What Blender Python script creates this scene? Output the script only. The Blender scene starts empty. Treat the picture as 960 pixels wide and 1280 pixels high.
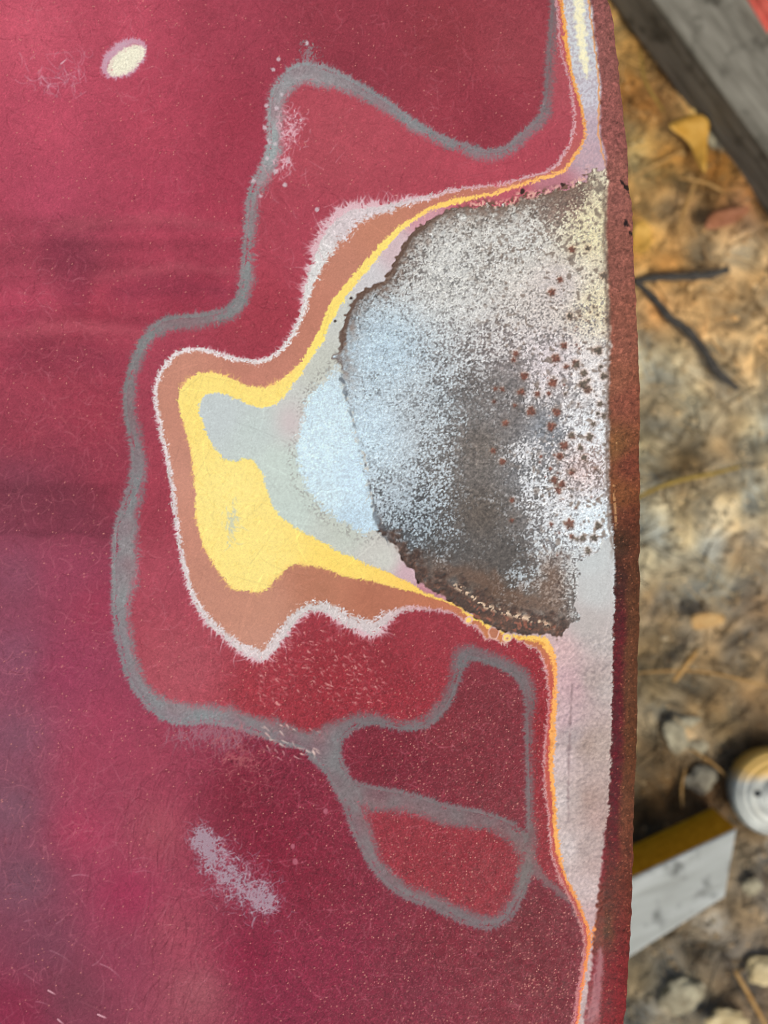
import bpy, bmesh, math, random
import numpy as np
from mathutils import Vector, noise as mnoise

rng = np.random.default_rng(7)
random.seed(7)
scn = bpy.context.scene
col = scn.collection
PI = math.pi
rad = math.radians

# ------------------------------------------------------------------ camera
D_PANEL, D_GROUND = 0.35, 0.95          # metres from the lens to the panel and to the ground
F_PX = 925.0                            # focal length in photograph pixels (960 x 1280)
cam_d = bpy.data.cameras.new('camera')
cam = bpy.data.objects.new('camera', cam_d); col.objects.link(cam)
cam.location = (0, 0, D_GROUND)
cam.rotation_euler = (0, 0, 0)
cam_d.sensor_fit = 'VERTICAL'; cam_d.sensor_height = 36.0; cam_d.sensor_width = 27.0
cam_d.lens = F_PX / 1280 * 36.0
cam_d.clip_start = 0.01; cam_d.clip_end = 200
cam_d.dof.use_dof = True
cam_d.dof.focus_distance = D_PANEL
cam_d.dof.aperture_fstop = 5.2
scn.camera = cam

# ------------------------------------------------------------------ sky, sun, exposure
SUN_EL, SUN_AZ = 54.0, -58.0            # azimuth counted from +X
w = bpy.data.worlds.new('World'); scn.world = w; w.use_nodes = True
nt = w.node_tree
bg = nt.nodes['Background']
sky = nt.nodes.new('ShaderNodeTexSky'); sky.sky_type = 'NISHITA'; sky.sun_disc = False
sky.sun_elevation = rad(SUN_EL); sky.sun_rotation = rad(90 - SUN_AZ)
sky.air_density = 1.0; sky.dust_density = 6.0; sky.ozone_density = 1.0
nt.links.new(sky.outputs[0], bg.inputs[0]); bg.inputs[1].default_value = 0.12
sun_d = bpy.data.lights.new('sun', 'SUN'); sun_d.energy = 1.5; sun_d.angle = rad(10)
sun_d.color = (1.0, 0.93, 0.82)
sun = bpy.data.objects.new('sun', sun_d); col.objects.link(sun)
sv = Vector((math.cos(rad(SUN_EL)) * math.cos(rad(SUN_AZ)), math.cos(rad(SUN_EL)) * math.sin(rad(SUN_AZ)), math.sin(rad(SUN_EL))))
sun.rotation_euler = sv.to_track_quat('Z', 'Y').to_euler(); sun.location = sv * 5
scn.view_settings.view_transform = 'Standard'; scn.view_settings.look = 'None'
scn.view_settings.exposure = 0.0; scn.view_settings.gamma = 1.0
scn.render.engine = 'CYCLES'
scn.cycles.max_bounces = 6
scn.cycles.filter_width = 0.85

KW = np.array([1.11, 1.06, 1.06])          # brightness of a white card lying in this light (measured)

def lin(c):
    c = np.asarray(c, float) / 255.0
    return np.where(c <= 0.04045, c / 12.92, ((c + 0.055) / 1.055) ** 2.4)

def pig(c):                             # sRGB reading of a surface -> base colour
    return np.clip(lin(c) / KW, 0.004, 0.92)

# ------------------------------------------------------------------ numpy field helpers
X0, X1, Y0, Y1 = -80, 840, -80, 1360    # raster over the panel in photograph pixels
NX, NY = X1 - X0, Y1 - Y0
gx, gy = np.meshgrid(np.arange(X0, X1) + 0.0, np.arange(Y0, Y1) + 0.0)
STEP = 3
cgx, cgy = np.meshgrid(np.arange(X0, X1 + STEP, STEP) + 0.0, np.arange(Y0, Y1 + STEP, STEP) + 0.0)

def bil(f, x, y, x0, y0, step):
    u = np.clip((x - x0) / step, 0, f.shape[1] - 1.001); v = np.clip((y - y0) / step, 0, f.shape[0] - 1.001)
    i = u.astype(int); j = v.astype(int); a = u - i; b = v - j
    if f.ndim == 3:
        a = a[..., None]; b = b[..., None]
    return (f[j, i] * (1 - a) + f[j, i + 1] * a) * (1 - b) + (f[j + 1, i] * (1 - a) + f[j + 1, i + 1] * a) * b

def up(f):
    return bil(f, gx, gy, X0, Y0, STEP)

def smooth_line(p, closed=False, n=4):
    p = np.asarray(p, float)
    m = len(p); out = []
    rngi = range(m if closed else m - 1)
    for i in rngi:
        if closed:
            a, b, c, d = p[(i - 1) % m], p[i], p[(i + 1) % m], p[(i + 2) % m]
        else:
            a, b, c, d = p[max(i - 1, 0)], p[i], p[i + 1], p[min(i + 2, m - 1)]
        for k in range(n):
            t = k / n
            out.append(0.5 * ((2 * b) + (c - a) * t + (2 * a - 5 * b + 4 * c - d) * t * t + (3 * b - 3 * c + d - a) * t ** 3))
    if not closed:
        out.append(p[-1])
    return np.array(out)

def seg_fields(line, closed, extra=None, px=cgx, py=cgy):
    """distance to a polyline; extra = per-vertex value carried along"""
    best = np.full(px.shape, 1e9); val = np.zeros(px.shape)
    n = len(line); m = n if closed else n - 1
    for i in range(m):
        ax, ay = line[i][:2]; bx, by = line[(i + 1) % n][:2]
        dx, dy = bx - ax, by - ay
        L = dx * dx + dy * dy + 1e-9
        t = np.clip(((px - ax) * dx + (py - ay) * dy) / L, 0, 1)
        d = (px - ax - t * dx) ** 2 + (py - ay - t * dy) ** 2
        k = d < best
        best = np.where(k, d, best)
        if extra is not None:
            val = np.where(k, extra[i] + t * (extra[(i + 1) % n] - extra[i]), val)
    return np.sqrt(best), val

def inside(line, px=cgx, py=cgy):
    r = np.zeros(px.shape, bool); n = len(line)
    for i in range(n):
        ax, ay = line[i][:2]; bx, by = line[(i + 1) % n][:2]
        if ay == by: continue
        c = ((ay > py) != (by > py)) & (px < (bx - ax) * (py - ay) / (by - ay) + ax)
        r ^= c
    return r

def sdf_poly(line, extra=None):
    d, v = seg_fields(line, True, extra)
    s = np.where(inside(line), -d, d)
    return (up(s), up(v)) if extra is not None else up(s)

def sdf_stroke(pts, n=4):
    l = smooth_line(pts, False, n)
    best = np.full(cgx.shape, 1e9)
    for i in range(len(l) - 1):
        ax, ay, aw = l[i]; bx, by, bw = l[i + 1]
        dx, dy = bx - ax, by - ay
        L = dx * dx + dy * dy + 1e-9
        t = np.clip(((cgx - ax) * dx + (cgy - ay) * dy) / L, 0, 1)
        d = np.sqrt((cgx - ax - t * dx) ** 2 + (cgy - ay - t * dy) ** 2) - (aw + t * (bw - aw))
        best = np.minimum(best, d)
    return up(best)

def ss(d, wd):                          # 1 inside (d<0), soft over +-wd
    t = np.clip(0.5 - d / (2 * wd), 0, 1)
    return t * t * (3 - 2 * t)

_fy = np.fft.fftfreq(NY)[:, None]; _fx = np.fft.rfftfreq(NX)[None, :]
def gnoise(sig, ani=1.0):               # gaussian-filtered unit noise
    f = np.fft.rfft2(rng.standard_normal((NY, NX)))
    f *= np.exp(-2 * PI * PI * ((_fx * sig * ani) ** 2 + (_fy * sig) ** 2))
    r = np.fft.irfft2(f, s=(NY, NX))
    return (r - r.mean()) / r.std()

def blur(a, sig):
    f = np.fft.rfft2(a) * np.exp(-2 * PI * PI * sig * sig * (_fx ** 2 + _fy ** 2))
    return np.fft.irfft2(f, s=(NY, NX))

def unif(z):                            # normal -> uniform
    return 1 / (1 + np.exp(-1.702 * z))

def strokes(x, y, ang, length, curv, wt, step=0.7, taper=True):
    """splat many thin curved strokes, returns raster"""
    x = np.array(x, float); y = np.array(y, float); ang = np.array(ang, float)
    length = np.broadcast_to(length, x.shape).astype(float); curv = np.broadcast_to(curv, x.shape); wt = np.broadcast_to(wt, x.shape)
    out = np.zeros(NY * NX); s = 0.0; mx = length.max()
    while s < mx:
        k = length > s
        ww = wt[k] * ((1 - (s / length[k]) ** 2) if taper else 1.0) * step
        u = x[k] - X0; v = y[k] - Y0
        i = np.floor(u).astype(int); j = np.floor(v).astype(int); a = u - i; b = v - j
        ok = (i >= 0) & (j >= 0) & (i < NX - 1) & (j < NY - 1)
        for di, dj, q in ((0, 0, (1 - a) * (1 - b)), (1, 0, a * (1 - b)), (0, 1, (1 - a) * b), (1, 1, a * b)):
            out += np.bincount(((j + dj) * NX + i + di)[ok], (q * ww)[ok], minlength=NY * NX)
        x = x + np.cos(ang) * step; y = y + np.sin(ang) * step; ang = ang + curv * step
        s += step
    return out.reshape(NY, NX)

def rnd_strokes(n, l0, l1, cmax, box=None, sign=True, ang=None, spread=PI):
    bx = box or (X0, Y0, X1, Y1)
    x = rng.uniform(bx[0], bx[2], n); y = rng.uniform(bx[1], bx[3], n)
    a = rng.uniform(0, 2 * PI, n) if ang is None else ang + rng.uniform(-spread, spread, n)
    wt = rng.choice([-1, 1], n) if sign else rng.uniform(0.4, 1.0, n)
    return strokes(x, y, a, rng.uniform(l0, l1, n), rng.uniform(-cmax, cmax, n), wt)

def idw(pts, p=2.5, px=cgx, py=cgy, soft=12.0):
    num = 0; den = 0
    for x, y, c in pts:
        wq = 1.0 / (((px - x) ** 2 + (py - y) ** 2 + soft * soft) ** (p / 2))
        num = num + wq[..., None] * np.asarray(c, float) if np.ndim(c) else num + wq * c
        den = den + wq
    return num / den[..., None] if np.ndim(pts[0][2]) else num / den

# ------------------------------------------------------------------ contours traced on the panel (photograph pixels)
GREY_A = [(696,-90,5),(694,-20,5),(691,40,6),(688,80,7),(686,120,7),(676,150,7),(655,170,8),(636,188,8),(612,194,8),(585,188,8),(548,174,8),(515,156,9),(490,138,9),(460,120,10),(430,105,12),(405,96,15),(378,92,15),(358,104,14),(347,125,12),(344,150,11),(344,175,11),(340,200,11),(328,222,11),(318,245,10),(314,275,9),(312,305,9),(310,340,10),(306,365,10),(297,385,11),(280,396,11),(250,401,10),(215,404,10),(195,414,10),(180,432,9),(170,455,8),(163,485,9),(163,515,9),(169,545,10),(174,575,11),(172,605,12),(164,635,14),(160,660,18),(157,700,18),(155,730,16),(152,765,13),(157,800,12),(165,835,12),(180,862,12),(200,882,14),(225,893,15),(260,893,13),(290,897,13),(320,906,13),(350,916,14),(380,924,14),(400,932,20),(410,945,20)]
GREY_B = [(405,930,20),(420,915,15),(440,903,11),(465,898,9),(495,905,8),(520,906,8),(540,896,8),(556,876,9),(565,855,9),(573,830,10),(583,815,11),(605,820,9),(635,832,9),(655,848,10),(662,870,9),(662,900,7),(662,950,6),(663,1000,6),(664,1040,8),(662,1060,11),(660,1080,12)]
GREY_C = [(405,935,20),(418,960,15),(432,985,14),(440,1000,14),(450,1030,14),(462,1060,12),(480,1090,11),(510,1115,10),(545,1128,10),(580,1145,10),(610,1153,10),(632,1143,10),(648,1115,10),(657,1085,12)]
GREY_D = [(432,990,16),(470,1000,18),(510,1003,14),(555,1018,14),(600,1025,13),(635,1038,13),(655,1060,13)]
GREY_E = [(662,1075,9),(680,1100,5),(700,1115,4),(712,1128,3),(726,1155,2)]
OVAL = [(432,990),(470,1000),(510,1003),(555,1018),(600,1025),(635,1038),(655,1060),(657,1085),(648,1115),(632,1143),(610,1153),(580,1145),(545,1128),(510,1115),(480,1090),(462,1060),(450,1030),(440,1000)]
INNER = [p[:2] for p in GREY_A[:-2]] + [p[:2] for p in GREY_B] + [p[:2] for p in GREY_E] + [(736,1180),(732,1210),(722,1280),(716,1380),(860,1380),(860,-90)]
ISLAND = [(405,935)] + [p[:2] for p in GREY_B[1:]] + [p[:2] for p in GREY_D[::-1]]

# outer line of the pink-white primer; third value is the width of that layer
WHITE = [(690,-90,2),(693,-20,2),(695,0,2),(700,60,2),(711,100,2),(714,125,3),(716,150,3),(715,165,3),(709,182,3),(698,200,3),(688,211,3),(670,217,3),(640,225,3),(620,229,3),(590,233,3),(560,237,4),(540,243,5),(510,249,7),(490,255,9),(465,258,13),(440,262,20),(420,275,25),(405,292,24),(395,315,18),(388,335,13),(381,360,9),(377,385,6),(371,405,5),(357,428,5),(340,443,5),(325,449,5),(310,450,5),(290,445,5),(265,437,5),(240,434,5),(220,440,5),(205,455,5),(195,475,5),(192,500,5),(198,535,5),(206,570,5),(212,600,5),(217,640,5),(220,665,5),(225,690,5),(230,720,6),(240,750,7),(255,775,8),(280,798,9),(300,815,11),(320,824,13),(335,823,12),(350,805,12),(362,788,11),(373,774,10),(390,764,10),(405,765,12),(420,775,14),(445,787,15),(470,793,16),(482,780,12),(500,767,7),(520,762,4),(545,763,3),(565,767,2.5),(575,773,2.5),(584,782,3),(592,783,3),(598,788,3),(607,799,2),(616,798,2),(623,803,2),(633,805,2),(638,798,2),(655,805,2),(670,812,2.5),(678,825,2.5),(683,850,2.5),(685,870,2.5),(683,900,2.5),(681,920,2.5),(679,960,2.5),(681,995,2.5),(684,1020,2.5),(688,1065,3),(695,1090,3),(705,1112,3),(717,1137,3),(726,1162,3),(729,1180,3),(726,1210,4),(721,1235,4),(718,1260,4),(714,1280,4),(706,1380,4),(860,1380,2),(860,-90,2)]
YELLOW = [(696,-90),(699,-20),(700,0),(706,60),(715,100),(723,125),(728,150),(730,165),(726,180),(712,200),(705,210),(695,215),(660,226),(632,234),(620,239),(595,244),(565,249),(540,257),(520,269),(500,282),(480,300),(465,317),(447,337),(427,360),(412,380),(402,405),(391,427),(377,450),(360,468),(342,480),(325,484),(305,480),(285,471),(267,466),(250,466),(235,474),(225,487),(223,507),(230,532),(237,555),(241,582),(244,610),(245,645),(251,672),(262,697),(277,720),(290,735),(305,739),(330,739),(340,727),(352,717),(365,706),(385,706),(407,711),(437,722),(467,727),(492,734),(517,740),(540,748),(562,755),(577,763),(584,772),(585,779),(590,777),(597,776),(607,784),(612,788),(622,790),(632,795),(634,799),(637,795),(648,799),(665,801),(677,806),(685,818),(689,832),(690,857),(687,895),(685,932),(685,970),(688,995),(690,1032),(692,1055),(695,1072),(705,1100),(720,1130),(730,1155),(734,1180),(730,1210),(725,1240),(721,1278),(712,1380),(860,1380),(860,-90)]
SEALER = [(700,-90),(703,-20),(704,0),(711,60),(719,100),(727,125),(731,150),(733,165),(729,182),(716,202),(708,212),(697,219),(662,230),(634,238),(620,244),(595,249),(570,255),(550,260),(530,268),(510,282),(492,300),(477,317),(460,337),(442,360),(427,380),(412,407),(402,430),(392,442),(377,467),(365,482),(352,500),(340,507),(325,510),(310,505),(292,497),(277,492),(262,492),(251,500),(249,515),(257,537),(265,555),(277,570),(290,577),(305,574),(316,575),(327,590),(332,607),(340,630),(350,645),(370,660),(387,670),(400,676),(417,687),(425,690),(460,705),(490,717),(512,728),(525,737),(540,744),(552,749),(572,757),(585,766),(597,771),(610,781),(630,790),(650,794),(675,795),(687,801),(694,817),(696,832),(696,870),(694,920),(692,957),(694,995),(698,1045),(700,1060),(706,1090),(720,1117),(732,1145),(738,1165),(738,1185),(734,1205),(729,1235),(725,1265),(716,1380),(760,1380),(741,1186),(746,1150),(790,1050),(790,-90)]
METAL = [(800,214),(757,214),(748,211),(740,212),(731,226),(720,232),(705,237),(690,240),(680,243),(662,247),(652,245),(642,254),(622,259),(605,256),(595,259),(585,257),(565,260),(550,266),(535,277),(522,287),(512,293),(505,307),(497,320),(487,340),(480,350),(460,360),(440,375),(436,385),(430,400),(426,415),(425,432),(416,447),(425,455),(430,490),(440,515),(447,545),(452,562),(459,585),(461,610),(467,632),(474,650),(472,662),(492,680),(504,700),(507,709),(515,712),(522,725),(530,735),(545,742),(562,751),(580,761),(590,769),(610,782),(640,791),(652,792),(677,792),(690,793),(698,800),(704,793),(712,782),(724,774),(720,757),(722,737),(724,715),(720,702),(737,697),(750,690),(755,676),(760,672),(800,672)]
BLUE = [(425,455),(411,470),(397,485),(385,502),(379,525),(372,557),(375,585),(385,612),(400,630),(422,647),(440,657),(455,665),(472,662),(474,650),(467,632),(461,610),(459,585),(452,562),(447,545),(440,515),(430,490)]
LIP_IN = [(735,-90),(737,-20),(737,0),(742,40),(747,75),(750,110),(750,140),(749,165),(752,180),(757,205),(758,225),(757,260),(757,300),(760,360),(761,430),(760,500),(760,550),(761,620),(764,660),(767,690),(767,740),(766,790),(765,830),(764,870),(764,900),(762,950),(760,1000),(757,1040),(755,1080),(754,1110),(754,1140),(754,1170),(753,1200),(752,1240),(748,1280),(740,1380)]
LIP_OUT = [(752,-90),(757,-20),(760,0),(765,20),(770,60),(775,100),(780,150),(784,195),(787,235),(790,275),(792,320),(795,360),(797,420),(799,470),(799.5,560),(799.5,695),(799,770),(797,832),(797.5,845),(796,927),(794,970),(792,1032),(791.5,1065),(790,1127),(787,1190),(784,1240),(781,1278),(772,1380)]

sg = np.minimum.reduce([sdf_stroke(GREY_A), sdf_stroke(GREY_B), sdf_stroke(GREY_C), sdf_stroke(GREY_D)])
sgE = sdf_stroke(GREY_E)
s_inner = sdf_poly(smooth_line(INNER[:-2], False, 2).tolist() + INNER[-2:])
s_oval = sdf_poly(smooth_line(OVAL, True, 3))
s_island = sdf_poly(smooth_line(ISLAND, True, 2))
wl = smooth_line(WHITE[:-2], False, 3)
wl = np.vstack([wl, np.array(WHITE[-2:], float)])
s_white, t_white = sdf_poly(wl, wl[:, 2])
s_brown = s_white + t_white
def poly_open(P):
    return smooth_line(P[:-2], False, 3).tolist() + [list(map(float, q)) for q in P[-2:]]
s_yel = sdf_poly(poly_open(YELLOW))
s_seal = sdf_poly(poly_open(SEALER))
s_met = sdf_poly(METAL)
s_blue = sdf_poly(smooth_line(BLUE, True, 3))
lipi = np.array(smooth_line(LIP_IN, False, 6)); lipo = np.array(smooth_line(LIP_OUT, False, 6))
def xl(y): return np.interp(y, lipi[:, 1], lipi[:, 0])
def xo(y): return np.interp(y, lipo[:, 1], lipo[:, 0])
# white primer spot sanded through the top coat, upper left
def ell(cx, cy, a, b, deg):
    c, s = math.cos(rad(deg)), math.sin(rad(deg))
    u = ((gx - cx) * c + (gy - cy) * s) / a; v = (-(gx - cx) * s + (gy - cy) * c) / b
    return (np.sqrt(u * u + v * v) - 1) * min(a, b)
s_spot = ell(155, 73, 28, 18, -38)
s_spot_in = ell(159, 75, 25, 13, -38)

# ------------------------------------------------------------------ fibre / speckle fields
F1 = rnd_strokes(150000, 5, 13, 0.12); F1 /= F1.std()
F2 = rnd_strokes(26000, 12, 34, 0.06); F2 = blur(F2, 0.5); F2 /= F2.std()
n1, n2, n4, n8, n20, n60 = gnoise(0.7), gnoise(1.6), gnoise(3.5), gnoise(8), gnoise(20), gnoise(60)
fine = gnoise(0.5)

def mix(a, b, t):
    return a + (np.asarray(b, float) - a) * t[..., None]

# ---- top coat: colour of the red with its film of sanding dust and the sky sheen painted in
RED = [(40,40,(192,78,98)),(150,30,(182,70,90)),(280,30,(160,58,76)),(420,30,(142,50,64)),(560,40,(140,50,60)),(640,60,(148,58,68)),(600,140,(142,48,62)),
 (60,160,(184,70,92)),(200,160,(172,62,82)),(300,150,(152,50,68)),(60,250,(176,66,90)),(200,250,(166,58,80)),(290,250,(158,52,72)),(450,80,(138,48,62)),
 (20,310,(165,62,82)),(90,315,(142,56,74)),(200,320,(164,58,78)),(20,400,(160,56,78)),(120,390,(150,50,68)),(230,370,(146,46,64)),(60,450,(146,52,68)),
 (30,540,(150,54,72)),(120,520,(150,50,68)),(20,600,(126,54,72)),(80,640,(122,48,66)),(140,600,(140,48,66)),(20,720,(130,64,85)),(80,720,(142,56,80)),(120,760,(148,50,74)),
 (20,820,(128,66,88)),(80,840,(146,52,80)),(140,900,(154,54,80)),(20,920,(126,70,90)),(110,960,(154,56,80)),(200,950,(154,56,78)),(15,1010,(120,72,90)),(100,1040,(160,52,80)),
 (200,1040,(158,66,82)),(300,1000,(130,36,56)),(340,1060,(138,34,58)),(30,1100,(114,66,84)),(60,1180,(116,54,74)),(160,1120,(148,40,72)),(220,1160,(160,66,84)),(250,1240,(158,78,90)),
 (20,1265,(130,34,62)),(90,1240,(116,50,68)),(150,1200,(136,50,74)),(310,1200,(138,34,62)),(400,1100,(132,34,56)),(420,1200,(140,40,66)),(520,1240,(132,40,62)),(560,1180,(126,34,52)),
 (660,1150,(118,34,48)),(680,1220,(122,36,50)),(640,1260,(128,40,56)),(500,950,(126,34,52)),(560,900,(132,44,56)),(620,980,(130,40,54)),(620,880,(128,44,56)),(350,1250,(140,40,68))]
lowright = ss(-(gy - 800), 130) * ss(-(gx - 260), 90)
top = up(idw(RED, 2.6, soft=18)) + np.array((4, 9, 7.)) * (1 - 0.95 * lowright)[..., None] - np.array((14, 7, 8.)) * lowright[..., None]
band = ss(-(gy - 272 - 0.02 * gx), 8) * ss(gy - 345 - 0.05 * gx, 18) * ss(gx - 300, 60)
top = mix(top, top * 0.96, band)
smear = 0.7 * gnoise(5, 14) + 0.5 * gnoise(12, 8)
top = top * (1 + 0.04 * smear * ss(-(gy - 262), 14) * ss(gy - 480, 40) * ss(gx - 330, 60) + 0.03 * smear * ss(-(gy - 596), 14) * ss(gy - 690, 20) * ss(gx - 190, 60))[..., None]
sw = [sdf_stroke([(70, 284, 5), (160, 276, 7), (250, 279, 6), (320, 288, 4)]), sdf_stroke([(120, 348, 4), (220, 334, 6), (310, 344, 4)]), sdf_stroke([(0, 418, 8), (70, 408, 9), (150, 412, 7), (200, 424, 4)])]
for q_ in sw:
    top = mix(top, (182, 88, 100), ss(q_ + 2 * n8, 9) * 0.45)
dk = [sdf_stroke([(66, 305, 14), (90, 330, 20), (92, 372, 18)]), sdf_stroke([(150, 366, 10), (240, 360, 12), (290, 366, 8)]), sdf_stroke([(20, 452, 16), (90, 446, 18), (150, 452, 10)])]
for q_ in dk:
    top = mix(top, (132, 52, 70), ss(q_ + 3 * n8, 14) * 0.5)
band2 = ss(-(gy - 606), 10) * ss(gy - 668 - 0.04 * gx + 2 * n8, 3) * ss(gx - 150, 30)
top = mix(top, top * 0.90, band2)
OLD = [(420,180,(172,70,82)),(620,215,(172,66,80)),(380,300,(166,62,78)),(340,400,(158,54,68)),(200,480,(158,58,76)),(200,640,(152,54,70)),(200,720,(164,66,82)),(240,840,(170,76,88)),
 (330,860,(160,56,66)),(420,840,(150,46,56)),(540,800,(152,50,62)),(500,870,(152,46,58)),(676,900,(142,36,46)),(700,40,(168,76,84)),(670,1000,(142,40,50)),(560,1080,(146,46,58)),(480,1050,(148,50,62)),(620,1110,(142,46,57)),(720,1200,(130,40,52))]
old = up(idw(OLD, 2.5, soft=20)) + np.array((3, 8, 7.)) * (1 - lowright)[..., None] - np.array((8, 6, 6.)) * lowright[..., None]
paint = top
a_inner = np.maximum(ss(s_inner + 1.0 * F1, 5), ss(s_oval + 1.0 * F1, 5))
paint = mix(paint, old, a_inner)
# sanded texture of the reds: fine scratches, curls and dust specks
red_zone = 1 - ss(s_white, 3)
dn = unif(n60 * 1.2 + n20 * 0.6)
paint = paint * (1 + ((0.028 * F1 + 0.026 * fine) * (0.75 + 1.0 * lowright) + 0.008 * n4 + 0.013 * n20))[..., None]
curl = np.clip(blur(rnd_strokes(5200, 8, 30, 0.10, sign=False), 0.45), 0, 1)
paint = mix(paint, (206, 122, 134), np.clip(curl * 0.35 * (0.4 + dn), 0, 0.6))
curl_d = np.clip(blur(rnd_strokes(2600, 8, 34, 0.09, sign=False), 0.45), 0, 1)
paint = mix(paint, (92, 28, 40), np.clip(curl_d * 0.30, 0, 0.5))
# long grinder arcs, lower left
m = 420
arcx = rng.normal(215, 45, m); arcy = rng.uniform(980, 1330, m)
arc = blur(strokes(arcx, arcy, rng.normal(-1.45, 0.25, m), rng.uniform(20, 70, m), rng.normal(0.012, 0.008, m), rng.uniform(0.3, 1, m)), 0.45)
paint = mix(paint, (98, 34, 50), np.clip(arc * 0.38, 0, 0.5))
m = 300
arc2 = blur(strokes(rng.normal(130, 90, m), rng.uniform(960, 1330, m), rng.normal(-1.2, 0.6, m), rng.uniform(14, 50, m), rng.normal(0.0, 0.03, m), rng.uniform(0.3, 1, m)), 0.45)
paint = mix(paint, (196, 122, 136), np.clip(arc2 * 0.34, 0, 0.5))
m = 260
arc3 = blur(strokes(rng.normal(110, 55, m), rng.normal(520, 60, m), rng.normal(0.3, 0.8, m), rng.uniform(10, 40, m), rng.normal(0.03, 0.02, m), rng.uniform(0.3, 1, m)), 0.45)
paint = mix(paint, (190, 96, 104), np.clip(arc3 * 0.34, 0, 0.5))
# lighter swirl marks along the wiped bands at left
m = 120
arc4 = blur(strokes(rng.uniform(-20, 250, m), rng.normal(420, 16, m), rng.normal(0.0, 0.25, m), rng.uniform(20, 70, m), rng.normal(0, 0.006, m), rng.uniform(0.3, 1, m)), 0.6)
paint = mix(paint, (186, 92, 104), np.clip(arc4 * 0.3, 0, 0.4))
# metallic flake sparkle
sp = rng.random((NY, NX))
flake_p = 0.0018 + 0.006 * ss(-(gx - 420), 160) * ss(-(gy - 840), 90) + 0.010 * np.exp(-(((gx - 690) / 45) ** 2 + ((gy - 1210) / 55) ** 2)) + 0.02 * np.exp(-(((gx - 665) / 14) ** 2 + ((gy - 1230) / 12) ** 2))
fl = blur((sp < flake_p * 2.5).astype(float) * rng.uniform(0.1, 1, (NY, NX)) ** 2, 0.42) * 2.0
paint = mix(paint, (214, 140, 128), np.clip(fl, 0, 0.85))
gs = np.clip(blur(np.clip(rng.standard_normal((NY, NX)), 0, 3) ** 2, 0.4) - 0.6, 0, 2)
paint = mix(paint, (190, 104, 112), np.clip(gs * (0.06 + 0.15 * ss(-(gx - 380), 200) * ss(-(gy - 780), 120)), 0, 0.5))

# ---- grey primer
GREYC = [(380,90,(150,150,153)),(344,170,(160,160,162)),(690,60,(124,104,108)),(600,192,(136,128,132)),(480,130,(140,136,140)),(314,300,(140,136,138)),(250,400,(132,126,128)),(165,500,(128,122,124)),(170,600,(134,126,130)),(157,700,(142,140,142)),(160,830,(136,132,136)),(230,893,(138,136,140)),(380,925,(130,122,126)),(470,898,(120,110,114)),(590,820,(116,106,110)),(662,930,(116,98,102)),(470,1000,(126,108,112)),(600,1028,(122,106,110)),(450,1040,(128,112,116)),(610,1150,(122,102,108)),(660,1070,(120,104,104))]
greyc = up(idw(GREYC, 2.5)) + np.array((-3, 4, 2.))
greyc = greyc * (1 + 0.035 * F1 + 0.02 * n1)[..., None]
lowf = ss(-(gy - 830), 60) * ss(-(gx - 400), 30)
a_grey = ss(sg + 3.3 + 0.2 * lowf + 1.6 * F1 + 0.8 * n4 + 1.3 * n8, 3.0 + 3.6 * a_inner + 0.8 * lowf) * (0.88 + 0.07 * n8.clip(-1.4, 1.4) + 0.07 * n20.clip(-1.5, 1.5))
a_grey = np.clip(a_grey, 0, 1)
a_grey = np.maximum(a_grey, ss(sgE + 1.2 * F1, 3) * 0.7)
# fibres combed out of the ring
hp_ = []
for G_ in (GREY_A, GREY_B, GREY_C, GREY_D):
    l_ = smooth_line(G_, False, 6); dl_ = np.diff(l_[:, :2], axis=0); L_ = np.hypot(dl_[:, 0], dl_[:, 1])
    k_ = rng.choice(len(L_), int(L_.sum() * 5), p=L_ / L_.sum()); t_ = rng.random(len(k_))
    p_ = l_[k_] + t_[:, None] * (l_[k_ + 1] - l_[k_]); an_ = np.arctan2(dl_[k_, 1], dl_[k_, 0]) + rng.choice([-1, 1], len(k_)) * PI / 2
    hp_.append(np.stack([p_[:, 0] + np.cos(an_) * (p_[:, 2] - 4.5), p_[:, 1] + np.sin(an_) * (p_[:, 2] - 4.5), an_], 1))
hp_ = np.concatenate(hp_)
on_top = bil(a_inner, hp_[:, 0] + 9 * np.cos(hp_[:, 2]), hp_[:, 1] + 9 * np.sin(hp_[:, 2]), X0, Y0, 1) < 0.5
hp_ = hp_[on_top | (rng.random(len(hp_)) < 0.12)]; m = len(hp_)
gh = blur(strokes(hp_[:, 0], hp_[:, 1], hp_[:, 2] + rng.normal(0, 0.6, m), rng.uniform(3, 9, m) * (0.5 + rng.random(m)), rng.normal(0, 0.09, m), 1.0), 0.4)
paint = mix(paint, greyc, np.clip(gh * 0.55, 0, 0.8))
# hairy extensions
def hair_patch(pts, amp, soft, F=F1, dens=1.0):
    d = sdf_stroke(pts)
    return ss(d + amp * F, soft) * dens
tongue = hair_patch([(384,58,3),(386,72,6),(384,84,9)], 5, 5, dens=0.6)
a_grey = np.maximum(a_grey, tongue)
paint = mix(paint, greyc, a_grey)
m = 240
hx = rng.normal(268, 32, m); hy = rng.normal(912, 10, m)
hh = blur(strokes(hx, hy, rng.normal(1.7, 0.5, m), rng.uniform(8, 34, m), rng.normal(0, 0.05, m), 0.8), 0.45)
paint = mix(paint, (158, 120, 130), np.clip(hh * 0.5, 0, 0.6))
m = 200
hh = blur(strokes(rng.normal(300, 24, m), rng.normal(950, 26, m), rng.normal(-0.6, 1.0, m), rng.uniform(8, 22, m), rng.normal(0, 0.16, m), 0.8), 0.45)
paint = mix(paint, (184, 108, 108), np.clip(hh * 0.5, 0, 0.55))
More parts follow.
